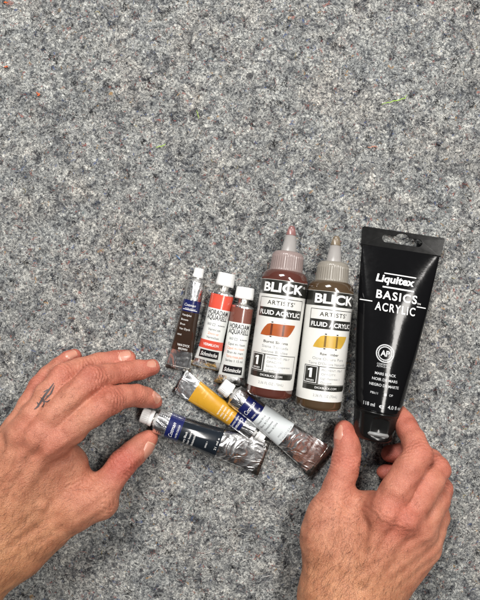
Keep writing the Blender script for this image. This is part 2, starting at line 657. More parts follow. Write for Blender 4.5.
def rounded_box(x0, x1, y0, y1, z0, z1, bev, seg=2):
    bm = bmesh.new()
    bmesh.ops.create_cube(bm, size=1)
    for v in bm.verts:
        v.co = ((x0 + x1) / 2 + v.co.x * (x1 - x0), (y0 + y1) / 2 + v.co.y * (y1 - y0), (z0 + z1) / 2 + v.co.z * (z1 - z0))
    bmesh.ops.bevel(bm, geom=bm.edges[:], offset=bev, segments=seg, affect='EDGES')
    return bm


def paint_tube(label, p_cap, p_end, z_lift, shape, r_cap, cap_len, neck_len, cap_style, art, crimp_len=5.0, crimp_mat='foil_dull', body_mat='foil', sh_len=2.6, group='metal paint tubes'):
    """p_cap = tip of the cap, p_end = middle of the folded end; photo pixels"""
    zt = shape.r + z_lift
    A, B = W(*p_cap, zt), W(*p_end, 2 + z_lift)
    d = A[:2] - B[:2]
    rz = math.atan2(d[1], d[0]) - math.pi / 2
    total = np.linalg.norm(d)
    shape.L = total - cap_len - neck_len - sh_len
    root = thing('paint_tube', label, 'paint tube', (B[0], B[1], z_lift), rz, group)
    V, F = shape.body()
    make_mesh('body', V, F, M[body_mat], root)
    L, r = shape.L, shape.r
    prof = arc(L, r, L + 0.5, r - 0.35, 3) + [(L + sh_len * 0.75, r * 0.55), (L + sh_len, r * 0.5)]
    V, F = lathe(prof, r, 48)
    make_mesh('shoulder', V, F, M['foil'], root)
    rn = r_cap * 0.55
    prof = []
    y = L + sh_len - 0.3
    for k in range(max(2, int(neck_len / 0.5))):
        prof += [(y, rn), (y + 0.25, rn + 0.3)]
        y += 0.5
    prof.append((L + sh_len + neck_len + 0.5, rn))
    V, F = lathe(prof, r, 32)
    make_mesh('neck', V, F, M['foil_dull'], root)
    y0, y1 = L + sh_len + neck_len, total
    if cap_style == 'ribbed':
        pr = [(y0, r_cap * 0.93), (y0 + 0.3, r_cap), (y0 + cap_len * 0.30, r_cap), (y0 + cap_len * 0.33, r_cap * 0.93)] + \
             [(y0 + cap_len * t, r_cap * 0.93) for t in (0.4, 0.6, 0.8)] + arc(y1 - 0.9, r_cap * 0.93, y1, r_cap * 0.80, 4)
        V, F = lathe(pr, r, 96, rib=(0.22, y0 + cap_len * 0.32, y1 - 0.8))
    else:
        pr = [(y0, r_cap * 0.95), (y0 + 0.25, r_cap)] + [(y0 + cap_len * t, r_cap * (1 - 0.05 * t)) for t in (0.2, 0.5, 0.8)] + arc(y1 - 0.8, r_cap * 0.95, y1, r_cap * 0.86, 4)
        V, F = lathe(pr, r, 128, rib=(0.14, y0 + 0.6, y1 - 0.7))
    make_mesh('cap', V, F, M['white_plastic'], root)
    # folded crimp
    a0, b0, z0 = shape.ab(np.array([0.0]))
    a0, z0 = float(a0[0]), float(z0[0])
    bm = rounded_box(-a0 - 0.15, a0 + 0.15, -0.4, crimp_len, z0 - 0.85, z0 + 0.95, 0.35)
    for v in bm.verts:                       # the fold is never straight
        v.co.z += 0.25 * math.sin(v.co.x * 0.35 + 1.0)
    cr = bm_obj('crimp', bm, M[crimp_mat], root)
    bm = rounded_box(-a0 + 0.1, a0 - 0.1, crimp_len * 0.55, crimp_len * 0.72, z0 + 0.7, z0 + 1.15, 0.15)
    bm_obj('fold', bm, M[crimp_mat], cr)
    if art:
        lab, let = Decal(), Decal()
        art(shape, lab, let)
        lo = lab.build('label', shape.surf, root, lift=0.12)
        if len(let.bm.verts):
            let.build('lettering', shape.surf, lo, lift=0.20)
    return root


def half(shape):
    return shape.r * 2.6            # how far the print wraps round, measured from the top


def art_brown(sh, lab, let):
    L, w = sh.L, half(sh)
    lab.rect(-w, L * 0.22, w, L * 0.665, M['brown_print'])
    lab.rect(-w, L * 0.665, w, L * 0.795, M['navy'])
    let.text('Cotman', -0.6, L * 0.74, 1.9, M['white_ink'], w=8.5, shear=0.25)
    let.rect(-5.5, L * 0.683, 5.5, L * 0.690, M['white_ink'])
    let.text('WATER COLOUR', 0, L * 0.700, 0.8, M['white_ink'], w=8)
    for k, t in enumerate(('Vandyke', 'Brown', 'Brun', 'Van Dyck')):
        let.text(t, -5.0, L * (0.625 - 0.052 * k), 1.4, M['white_ink'], align='l')
    let.text('SERIE', -5.6, L * 0.40, 1.0, M['white_ink'], align='l')
    let.text('VAN DYCK', 0.5, L * 0.285, 1.7, M['white_ink'], w=9, bold=0.01)
    let.text('BROWN', 0.5, L * 0.243, 1.6, M['white_ink'], w=6.5, bold=0.01)
    # printed marks on the bare foil near the shoulder
    for k in range(9):
        for j in range(-3, 4):
            if (k * 7 + j * 5) % 4:
                x, y = j * 1.6 + (k % 2) * 0.5, L * (0.815 + 0.02 * k)
                let.rect(x, y, x + 0.9, y + 0.5, M['grey_ink'])
    for j, t in enumerate(('5 ml', 'e 0.17')):
        let.text(t, -2 + j * 1.5, L * (0.13 - 0.05 * j), 1.4, M['grey_ink'])


def art_horadam(col_top, col_band, name_lines, band_text, band):
    def art(sh, lab, let):
        L, w = sh.L, half(sh)
        lab.rect(-w, L * 0.80, w, L * 0.985, M[col_top])
        lab.rect(-w, L * 0.115, w, L * 0.80, M['white_label'])
        let.rect(1.0, L * 0.86, 1.35, L * 0.97, M['orange_ink'] if col_top == 'red_print' else M['white_ink'])
        for k, t in enumerate(('HORADAM', 'AQUARELL')):
            let.text(t, 0, L * (0.752 - 0.066 * k), 3.4, M['ink'], w=15.6 if k == 0 else 16.0, bold=0.02)
        let.text('363', -4.6, L * 0.595, 1.7, M['grey_ink'], bold=0.02)
        let.frame(-2.0, L * 0.577, 0.0, L * 0.61, 0.3, M['grey_ink'])
        for k in range(5):
            let.ring(2.2 + k * 1.25, L * 0.592, 0, 0.42, M['ink'], n=8)
        for k, t in enumerate(name_lines):
            let.text(t, 0, L * (0.53 - 0.052 * k), 1.7, M['orange_ink'] if k in (1, 3) else M['ink'], w=min(13, 1.0 * len(t)))
        if band:
            let.rect(-w * 0.55, L * 0.275, w * 0.55, L * 0.385, M[col_band])
            let.text(band_text, 0, L * 0.33, 1.9, M['white_ink'], layer=1, w=11.5, bold=0.015)
        y0, y1 = (L * 0.15, L * 0.255)
        let.rect(-7.2, y0, 7.2, y1, M['black_print'])
        let.text('Schmincke', 0, (y0 + y1) / 2, 3.0, M['white_ink'], layer=1, w=12.2, shear=0.3, bold=0.02)
    return art


def art_ochre(sh, lab, let):
    L, w = sh.L, half(sh)
    lab.rect(-w, L * 0.20, w, L * 0.735, M['ochre_print'])
    lab.rect(-w, L * 0.735, w, L * 0.86, M['navy'])
    let.text('Cotman', 0, L * 0.815, 2.2, M['white_ink'], w=9, shear=0.25)
    let.text('WATER COLOUR', 0, L * 0.765, 1.1, M['white_ink'], w=9)
    for k, t in enumerate(('Yellow Ochre', 'Ocre Jaune', 'Lichter Ocker', 'Ocre Amarillo')):
        let.text(t, -4.6, L * (0.685 - 0.042 * k), 1.35, M['white_ink'], align='l', w=8.2)
    let.text('SERIES 1', -5.5, L * 0.34, 1.1, M['ochre_line'], align='l')
    let.text('PY42', -5.5, L * 0.29, 1.1, M['ochre_line'], align='l')
    for k, t in enumerate(('5 ml e', '0.17 US fl oz', '24810')):
        let.text(t, -6 + k, L * (0.155 - 0.05 * k), 1.3, M['grey_ink'], align='l')


def art_white(sh, lab, let):
    L, w = sh.L, half(sh)
    lab.rect(-w, L * 0.42, w, L * 0.735, M['grey_label'])
    lab.rect(-7.4, L * 0.735, 7.4, L * 0.905, M['navy'])
    lab.rect(-w, L * 0.735, -7.4, L * 0.79, M['grey_label'])
    let.text('Cotman', 0, L * 0.835, 3.0, M['white_ink'], w=11, shear=0.3)
    let.text('WATER COLOUR', 0, L * 0.765, 1.2, M['white_ink'], w=9.5)
    for k, t in enumerate(('Chinese White', 'Blanc de Chine', 'Chinesischweiss', 'Blanco de China')):
        let.text(t, -6.2, L * (0.69 - 0.042 * k), 1.5, M['ink'], align='l', w=9.0 + (k % 2))
    let.text('SERIES 1', -4, L * 0.475, 1.0, M['grey_ink'], align='l')
    let.text('21 ml e 0.7 US fl oz', 1.5, L * 0.437, 1.5, M['grey_ink'], w=13)


def art_black(sh, lab, let):
    L, w = sh.L, half(sh)
    lab.rect(-w, L * 0.42, w, L * 0.775, M['black_blue'])
    lab.rect(-w, L * 0.775, w, L * 0.90, M['navy'])
    let.text('Cotman', -0.5, L * 0.85, 2.6, M['white_ink'], w=11, shear=0.3)
    let.text('WATER COLOUR', -0.5, L * 0.80, 1.2, M['white_ink'], w=10)
    for k, t in enumerate(('Ivory Black', 'Noir Ivoire', 'Elfenbeinschwarz')):
        let.text(t, -7.5, L * (0.725 - 0.038 * k), 1.5, M['white_ink'], align='l', w=9.5 + k)
    let.text('SERIES 1', -5, L * 0.53, 1.0, M['white_ink'], align='l')
    let.text('21 ml e', 0, L * 0.445, 1.5, M['white_ink'], w=9)
    # tiny print on the bare shoulder foil and the dotted seam along one side
    for k in range(4):
        for j in range(8):
            if (k * 3 + j * 5) % 3:
                y = L * (0.915 + 0.017 * k)
                x = -9 + j * 2.2
                let.rect(x, y, x + 1.3, y + 0.55, M['ink'])
    for k in range(40):
        y = L * (0.43 + 0.0138 * k)
        let.rect(11.6, y, 12.6, y + 0.45, M['foil_dull'])


paint_tube('thin dark brown tube with navy band and white cap, beside the red banded tube', (199.6, 268.5), (178, 369.5), 0.4,
           TubeShape(60, 6.3, 18.4, crumple=0.35, zone=(14, 60, 0.5), seed=3, tf=0.85, power=1.0), 3.9, 6.8, 0.8, 'ribbed', art_brown, crimp_len=3.4)
paint_tube('white labelled tube with bright red bands, black logo box and white cap', (227.2, 273.5), (206.3, 368), 0.4,
           TubeShape(60, 8.0, 23.0, crumple=0.35, zone=(10, 60, 0.35), seed=5, tf=0.45, power=0.6), 6.6, 9.4, 3.0, 'fine',
           art_horadam('red_print', 'red_print', ('Vermilion', 'Zinnober', 'Vermillon'), 'VERMILION', True), crimp_len=3.8, crimp_mat='foil_gold')
paint_tube('white labelled tube with maroon top band and white cap, touching a bottle', (245.8, 287.5), (230, 384), 0.4,
           TubeShape(60, 8.0, 23.0, crumple=0.35, zone=(12, 60, 0.35), seed=6, tf=0.45, power=0.6), 6.8, 8.4, 3.0, 'fine',
           art_horadam('maroon_print', 'maroon_print', ('Caput mortuum', 'Caput mortuum', 'Brun de mars', 'Terra rossa pura', 'Series 1 15 ml'), '', False), crimp_len=3.8)
paint_tube('small yellow ochre tube with navy band, foil end pointing up', (264.0, 438.3), (179.5, 381), 0.4,
           TubeShape(60, 6.3, 19.0, crumple=0.4, zone=(12, 50, 0.55), seed=8, tf=0.85, power=1.0), 3.9, 6.2, 0.8, 'ribbed', art_ochre, crimp_len=3.2, crimp_mat='foil')
paint_tube('pale grey labelled tube with navy square, lying beside the yellow tube', (221.5, 384.5), (321.5, 462), 2.0,
           TubeShape(70, 8.0, 26.0, crumple=0.6, zone=(30, 60, 0.25), seed=9, tf=0.85, power=1.1), 5.6, 8.6, 1.0, 'ribbed', art_white, crimp_len=4.6)
paint_tube('black tube with navy band, its white cap held between thumb and finger', (141.5, 414.5), (264, 458), 0.4,
           TubeShape(75, 9.0, 26.5, crumple=0.45, zone=(32, 74, 0.3), seed=12, tf=0.85, power=1.1), 5.7, 8.8, 0.9, 'ribbed', art_black, crimp_len=5.2)


# ------------------------------------------------------------------ fluid acrylic bottles
def bottle(label, p_tip, p_base, paint, paint_dark, swatch, swatch_hi, tint, tip_col, names, shift, nm):
    R = 16.1
    A, B = W(*p_tip, R), W(*p_base, R)
    d = A[:2] - B[:2]
    rz = math.atan2(d[1], d[0]) - math.pi / 2
    T = np.linalg.norm(d)
    root = thing('paint_bottle', label, 'paint bottle', (B[0], B[1], 0.3), rz, 'clear paint bottles with white labels')
    u = T / 172.5                       # one photo pixel along the axis, mm
    zc = R
    # body: clear shell filled with paint, one closed skin with a clear coat
    prof = arc(0, R * 0.80, 0, R * 0.80, 1)[:1] + [(0.0, R * 0.55), (0.0, R * 0.80)]
    prof = [(0.5, R * 0.3), (0.0, R * 0.72)] + arc(0.0, R - 3.2, 3.2, R, 6, 'in')
    prof += [(y * u, R) for y in (12, 40, 70, 100, 117)] + arc(117 * u, R, 127 * u, R * 0.66, 8)
    V, F = lathe(prof, zc, 96)
    bm_body = make_mesh('body', V, F, paint, root)
    # collar of the spout cap
    rc = 11.6
    prof = [(124.5 * u, rc), (125 * u, rc + 0.5), (126.5 * u, rc + 0.5), (127 * u, rc)]
    prof += [(y * u, rc - 0.04 * (y - 127)) for y in np.linspace(128, 141, 8)]
    prof += arc(141 * u, rc - 0.56, 146.5 * u, 6.4, 6)
    V, F = lathe(prof, zc, 160, rib=(0.35, 127.5 * u, 141.5 * u))
    cap = make_mesh('cap_collar', V, F, tint, root)
    prof = [(145.5 * u, 5.9), (146.8 * u, 5.4), (163 * u, 3.55)]
    V, F = lathe(prof, zc, 48)
    make_mesh('spout', V, F, M['spout'], cap)
    prof = [(162.8 * u, 3.75), (163.3 * u, 3.6), (168.5 * u, 2.6)] + arc(168.5 * u, 2.6, 172.5 * u, 1.0, 5)
    V, F = lathe(prof, zc, 40)
    make_mesh('spout_tip', V, F, tip_col, cap)

    def surf(s, y, off):
        a = s / R
        rr = R + off
        return np.stack([rr * np.sin(a), y, zc + rr * np.cos(a)], -1)

    def surf_art(s, y, off):
        return surf(s * 1.18, y, off)

    lab, let = Decal(), Decal()
    X = shift
    k = u
    w = 15.5 * math.pi * 0.93
    # paper label with rounded corners is simply the clear film's printed area
    lab.rect(-w, 10 * k, w, 116 * k, M['cream_label'])
    let.rect(-w / 1.19, 101.5 * k, w / 1.19, 115.7 * k, M['label_black'])
    let.text('BLICK', X + 0.3, 108.6 * k, 9.2 * k, M['white_ink'], layer=1, w=25.5, bold=0.035)
    let.ring(X + 14.3, 111.5 * k, 0.45, 0.75, M['white_ink'], layer=1, n=12)
    let.frame(X - 14.6, 88.0 * k, X + 14.6, 98.6 * k, 0.42, M['label_black'])
    let.text("ARTISTS'", X, 93.6 * k, 4.0 * k, M['label_black'], w=16.5, bold=0.012, space=1.15)
    let.rect(X - 14.6, 79.5 * k, X + 14.6, 88.0 * k, M['label_black'])
    let.text('FLUID ACRYLIC', X, 83.8 * k, 4.4 * k, M['white_ink'], layer=1, w=26.2, bold=0.022)
    # brushed-out colour swatch over two ink bars
    e = [(-10.2, 61.5), (-9.6, 64.5), (-8.2, 68.5), (-6.3, 72.3), (-4.5, 73.4), (0, 73.6), (5, 73.8), (10.6, 74.0), (10.3, 72), (9.4, 69), (8.2, 65.5), (6.6, 62.2), (3, 61.6), (-2, 61.9), (-6, 61.2)]
    let.poly([(X + p[0], p[1] * k) for p in e], swatch, 1)
    for q in (-4.0, 2.8):
        let.rect(X + q, 60.2 * k, X + q + 1.15, 61.2 * k, M['label_black'], 0)
        let.rect(X + q, 74.2 * k, X + q + 1.15, 75.3 * k, M['label_black'], 0)
        let.rect(X + q, 62.3 * k, X + q + 1.15, 73.2 * k, swatch_hi, 2)
    for j, t in enumerate(names):
        let.text(t, X, (55.6 - 4.7 * j) * k, 2.5 * k, M['label_black'] if j == 0 else M['grey_ink'], bold=0.012 if j == 0 else 0.0, w=min(24, 1.22 * len(t)))
    # series block
    let.rect(X - 14.6, 25.8 * k, X - 5.4, 43.6 * k, M['label_black'])
    let.frame(X - 14.0, 26.9 * k, X - 6.0, 42.9 * k, 0.35, M['white_ink'], 1)
    one = [(-0.75, -4.4), (0.85, -4.4), (0.85, 4.6), (-0.35, 4.6), (-1.9, 3.5), (-1.9, 2.0), (-0.75, 2.6)]
    let.poly([(X - 9.9 + p[0], (36.2 + p[1]) * k) for p in one], M['white_ink'], 1)
    let.text('SERIES', X - 10.0, 29.2 * k, 1.6 * k, M['white_ink'], layer=1, w=5)
    let.frame(X - 5.3, 25.8 * k, X + 14.6, 43.6 * k, 0.4, M['label_black'])
    for j, t in enumerate(nm):
        let.text(t, X - 3.6, (40.2 - 4.0 * j) * k, 2.0 * k, M['grey_ink'], align='l')
    let.poly([(X - 14.6, 25.6 * k), (X - 14.6, 20.2 * k), (X + 13.0, 20.2 * k), (X + 14.6, 22 * k), (X + 14.6, 25.6 * k)], M['label_black'])
    let.text('DICKBLICK.COM', X, 22.9 * k, 1.9 * k, M['white_ink'], layer=1, w=13)
    let.text('2.36 FL OZ (70mL)', X + 0.5, 15.4 * k, 2.4 * k, M['grey_ink'], w=15)
    lo = lab.build('label', surf, root, dx=1.0, dy=40, lift=0.12)
    let.build('lettering', surf_art, lo, dx=0.9, dy=60, lift=0.18)
    return root


def plastic(name, col, rough, trans, coat=0.0):
    m = pbr(name, col, rough, coat=coat, var=0.05)
    b = m.node_tree.nodes['Principled BSDF']
    b.inputs['Subsurface Weight'].default_value = trans
    b.inputs['Subsurface Radius'].default_value = (1, 1, 1)
    b.inputs['Subsurface Scale'].default_value = 0.002
    return m


M['spout'] = plastic('milky_spout_plastic', (0.29, 0.275, 0.265), 0.32, 0.3)
bottle('bottle of reddish brown paint with white label, left of two bottles', (292.2, 226), (268.6, 395.8),
       pbr('reddish_brown_paint', (0.075, 0.022, 0.016), 0.12, coat=1.0, var=0.15, vscale=90, coat_rough=0.05),
       None, pbr('sienna_swatch', (0.33, 0.075, 0.016), 0.4, var=0.3, vscale=120),
       pbr('sienna_swatch_on_bar', (0.10, 0.022, 0.008), 0.4), plastic('rosy_clear_collar', (0.24, 0.185, 0.175), 0.3, 0.3),
       pbr('sienna_tip', (0.21, 0.10, 0.095), 0.3, var=0.2), ('Burnt Sienna', 'Siena Tostada', 'Sienne Brulee'), -1.2,
       ('PIGMENT: PBr7', 'OPACITY:', 'Semi-Transparent', 'Lightfast: I'))
bottle('bottle of dull olive brown paint with gold swatch on label, beside black tube', (336.5, 236), (317.5, 407.5),
       pbr('olive_brown_paint', (0.060, 0.037, 0.019), 0.12, coat=1.0, var=0.15, vscale=90, coat_rough=0.05),
       None, pbr('gold_swatch', (0.50, 0.31, 0.04), 0.4, var=0.3, vscale=120),
       pbr('gold_swatch_on_bar', (0.16, 0.09, 0.015), 0.4), plastic('grey_clear_collar', (0.23, 0.21, 0.18), 0.3, 0.3),
       pbr('umber_tip', (0.16, 0.125, 0.085), 0.3, var=0.2), ('Raw Umber', 'Ocre Oscuro Puro', "Terre D'Ombre Naturelle"), 1.5,
       ('PIGMENT: PBr7', 'OPACITY:', 'Lightfastness: I', 'Opaque'))


# ------------------------------------------------------------------ big black plastic tube
def black_tube():
    A, B = W(372, 438, 16), W(404, 232, 6)          # cap end, hanging end
    d = B[:2] - A[:2]
    rz = math.atan2(d[1], d[0]) - math.pi / 2
    T = np.linalg.norm(d)
    root = thing('paint_tube', 'large black plastic paint tube with hanging hole and white lettering', 'paint tube', (A[0], A[1], 0.3), rz)
    y_cap, y_cr = 20.3, T - 13.0
    R = 15.6

    def ab(y):
        t = np.clip((y - y_cap) / (y_cr - y_cap), 0, 1)      # 0 at the shoulder
        f = 1 - t
        b = 0.9 + (R - 0.9) * f ** 0.92
        a = R + (27.6 - R) * t ** 0.85 + 0.8 * np.sin(t * math.pi)
        zc = np.maximum(b + 0.05, R + (4.5 - R) * t)
        return a, b, zc

    def at_phi(phi, y, off):
        a, b, zc = ab(y)
        sx, cz = np.sin(phi), np.cos(phi)
        e = 0.92
        x = a * np.sign(sx) * np.abs(sx) ** e
        z = b * np.sign(cz) * np.abs(cz) ** e
        nx, nz = sx / a, cz / b
        n = np.sqrt(nx * nx + nz * nz)
        dent = 0.10 * np.sin(x * 0.16 + y * 0.11) * np.sin(y * 0.07 + 1.2) * np.clip(b / 6, 0, 1) * np.clip((y - y_cap) / 8, 0, 1)
        off = off + dent
        X, Z = x + nx / n * off, z + nz / n * off
        ro = 0.14 * np.clip((y - y_cap) / (y_cr - y_cap), 0, 1) ** 0.6      # the flat end lies a little rolled
        return np.stack([X * np.cos(ro) - Z * np.sin(ro), y, zc + X * np.sin(ro) + Z * np.cos(ro)], -1)

    ny, nt = 100, 96
    ys = np.linspace(y_cap, y_cr, ny)
    ph = np.linspace(0, 2 * math.pi, nt, endpoint=False)
    Yg, Pg = np.meshgrid(ys, ph, indexing='ij')
    V = at_phi(Pg.ravel(), Yg.ravel(), np.zeros(Yg.size))
    F = [(i * nt + j, i * nt + (j + 1) % nt, (i + 1) * nt + (j + 1) % nt, (i + 1) * nt + j) for i in range(ny - 1) for j in range(nt)]
    F.append(tuple(reversed(range(nt))))
    make_mesh('body', V, [tuple(reversed(f)) for f in F], M['black_plastic'], root)

    # flat welded end with the hanging hole
    c = bpy.data.curves.new('hanger_outline', 'CURVE')
    c.dimensions = '2D'
    c.fill_mode = 'BOTH'
    c.extrude = 0.55
    c.bevel_depth = 0.12
    hw0, hw1 = 27.9, 28.9
    yb, yt = y_cr - 0.8, T

    def spline(pts):
        s = c.splines.new('POLY')
        s.points.add(len(pts) - 1)
        for p, q in zip(s.points, pts):
            p.co = (q[0], q[1], 0, 1)
        s.use_cyclic_u = True

    spline([(-hw0, yb), (hw0, yb), (hw1, yt - 0.8), (hw1 - 0.8, yt), (-hw1 + 0.8, yt), (-hw1, yt - 0.8)])
    hy = (yb + yt) / 2 + 0.6
    hole = []
    for i in range(13):
        a = -math.pi / 2 + math.pi * i / 12
        hole.append((11.0 + 3.1 * math.cos(a), hy + 2.9 * math.sin(a)))
    for i in range(9):
        a = math.pi * i / 8
        hole.append((0 + 4.6 * math.cos(a), hy + 2.6 + 2.6 * math.sin(a)))
    for i in range(13):
        a = math.pi / 2 + math.pi * i / 12
        hole.append((-11.0 + 3.1 * math.cos(a), hy + 2.9 * math.sin(a)))
    spline(hole)
    co = bpy.data.objects.new('hanger_outline', c)
    COL.objects.link(co)
    bpy.context.view_layer.update()
    me = bpy.data.meshes.new_from_object(co.evaluated_get(bpy.context.evaluated_depsgraph_get()))
    bpy.data.objects.remove(co)
    bpy.data.curves.remove(c)
    bm = bmesh.new()
    bm.from_mesh(me)
    bpy.data.meshes.remove(me)
    zf = 4.5
    for v in bm.verts:
        v.co.z += zf - 0.05 * max(0.0, v.co.y - y_cr) + 0.15 * math.sin(v.co.x * 0.12) + 0.141 * v.co.x
    hanger = bm_obj('hanger', bm, M['black_cap'], root, smooth=False)
    bm = rounded_box(-hw0 - 0.1, hw0 + 0.1, yb + 0.2, yb + 0.9, zf + 0.5, zf + 0.8, 0.14)
    for v in bm.verts:
        v.co.z += 0.141 * v.co.x
    bm_obj('weld_line', bm, M['black_cap'], hanger)

    # flip-top cap: round barrel flattened at the end, thumb notch cut in the upper side
    n = 96
    prof = [(y_cap + 0.2, R * 0.6), (y_cap + 0.1, R + 0.35), (y_cap - 0.5, R + 0.55), (y_cap - 1.4, R + 0.55), (y_cap - 1.7, R + 0.25)]
    prof += [(y, R + 0.2) for y in np.linspace(y_cap - 2.6, 4.0, 30)]
    prof += [(2.6, R + 0.05), (1.2, R - 0.5), (0.3, R - 1.5), (0, R - 2.6)]
    V, F = lathe(prof, R + 0.1, n)
    V = np.array(V)
    tp = 0.84 + 0.16 * np.clip(V[:, 1] / y_cap, 0, 1)               # the cap narrows to its end
    V[:, 0] *= tp
    F = [tuple(reversed(f)) for f in F]
    # scoop: vertices within the notch disc are pressed down
    cy, rr = 9.0, 8.4
    for v in V:
        q = math.hypot(v[0], v[1] - cy)
        if q < rr and v[2] > R and 3.0 < v[1] < y_cap - 2:
            v[2] = min(v[2], 2 * R - 1.0 - 0.16 * (rr - q))
    capo = make_mesh('cap', V, F, M['black_cap'], root)
    bm = rounded_box(-7.2, 7.2, 4.4, 7.0, 2 * R - 1.6, 2 * R + 0.5, 0.7, 3)
    for v in bm.verts:
        v.co.z -= 0.018 * v.co.x ** 2
    bm_obj('thumb_lip', bm, M['lip_highlight'], capo)
    V, F = lathe([(y_cap + 0.35, R + 0.05), (y_cap + 0.45, R + 0.42), (y_cap + 0.85, R + 0.42), (y_cap + 0.95, R - 0.1)], R + 0.1, 96)
    make_mesh('rim', V, [tuple(reversed(f)) for f in F], M['black_plastic'], capo)

    def surf(s, y, off):
        a, b, zc = ab(y)
        K = 90
        p = np.linspace(0, math.pi / 2 * 1.25, K)
        pts = np.stack([at_phi(np.full_like(y, q), y, np.zeros_like(y)) for q in p], 1)
        seg = np.linalg.norm(np.diff(pts, axis=1), axis=2)
        cum = np.concatenate([np.zeros((len(y), 1)), np.cumsum(seg, 1)], 1)
        sa = np.minimum(np.abs(s), cum[:, -1] * 0.98)
        i = np.clip((cum <= sa[:, None]).sum(1) - 1, 0, K - 2)
        r_ = np.arange(len(y))
        fr = (sa - cum[r_, i]) / (cum[r_, i + 1] - cum[r_, i] + 1e-9)
        phi = p[i] + fr * (p[1] - p[0])
        return at_phi(np.sign(s) * phi, y, off)

    let = Decal()
    wi = M['white_ink']
    f = T / 206.0
    Y = lambda px: T - px * f              # distance in photo pixels from the hanging end
    let.text('Liquitex', -1.0, Y(49.5), 7.8 * f, wi, w=27.0, shear=0.12, bold=0.03)
    let.rect(-9.2, Y(44.7), 13.2, Y(43.7), wi)
    let.rect(-9.2, Y(58.6), 12.8, Y(57.2), wi)
    let.text('BASICS', 1.4, Y(65.8), 8.2 * f, wi, w=28.5, bold=0.02, space=1.2)
    let.text('ACRYLIC', 1.4, Y(77.8), 8.0 * f, wi, w=28.0, bold=0.012, space=1.2)
    let.text('TM', 17.3, Y(69.2), 1.7 * f, wi, w=2.6)
    let.rect(-24.2, Y(74.4), -15.0, Y(73.5), wi)
    let.rect(16.0, Y(72.6), 23.0, Y(71.7), wi)
    wi = M['dim_ink']
    ccx, ccy = -2.0, Y(122)
    let.ring(ccx, ccy, 5.6, 6.3, wi)
    let.ring(ccx, ccy, 4.2, 4.8, wi)
    for k in range(26):
        a = 2 * math.pi * k / 26
        let.text('ACMIAPPROVEDPRODUCTNONTOXIC'[k], ccx + 5.2 * math.cos(a), ccy + 5.2 * math.sin(a), 0.6, wi, w=0.55, rot=a - math.pi / 2)
    let.text('AP', ccx, ccy, 4.0, wi, w=6.2, bold=0.03)
    for j, t in enumerate(('CONFORMS TO', 'ASTM D-4236')):
        let.text(t, ccx, Y(132.5 + 2.2 * j), 1.2, wi, w=9.5)
    for j, t in enumerate(('MARS BLACK', 'NOIR DE MARS', 'NEGRO DE MARTE')):
        let.text(t, -0.2, Y(141.5 + 5.3 * j), 2.5 * f, wi, w=(14.5, 17.5, 20.5)[j], bold=0.012)
    let.text('PBk11', -6.6, Y(160.0), 2.0 * f, wi, w=5.0)
    let.rect(0.2, Y(161.2), 1.9, Y(158.9), wi)
    let.text('OP', 5.0, Y(160.0), 2.0 * f, wi)
    let.text('118 ml', -9.4, Y(171.0), 3.3 * f, wi, w=8.0, bold=0.01)
    let.text('e', -0.8, Y(170.8), 4.4 * f, wi, w=3.4)
    let.text('4.0 fl oz', 9.2, Y(171.0), 3.3 * f, wi, w=11.5, bold=0.01)
    let.build('lettering', surf, root, dx=1.2, dy=3.0, lift=0.09)
    return root


black_tube()


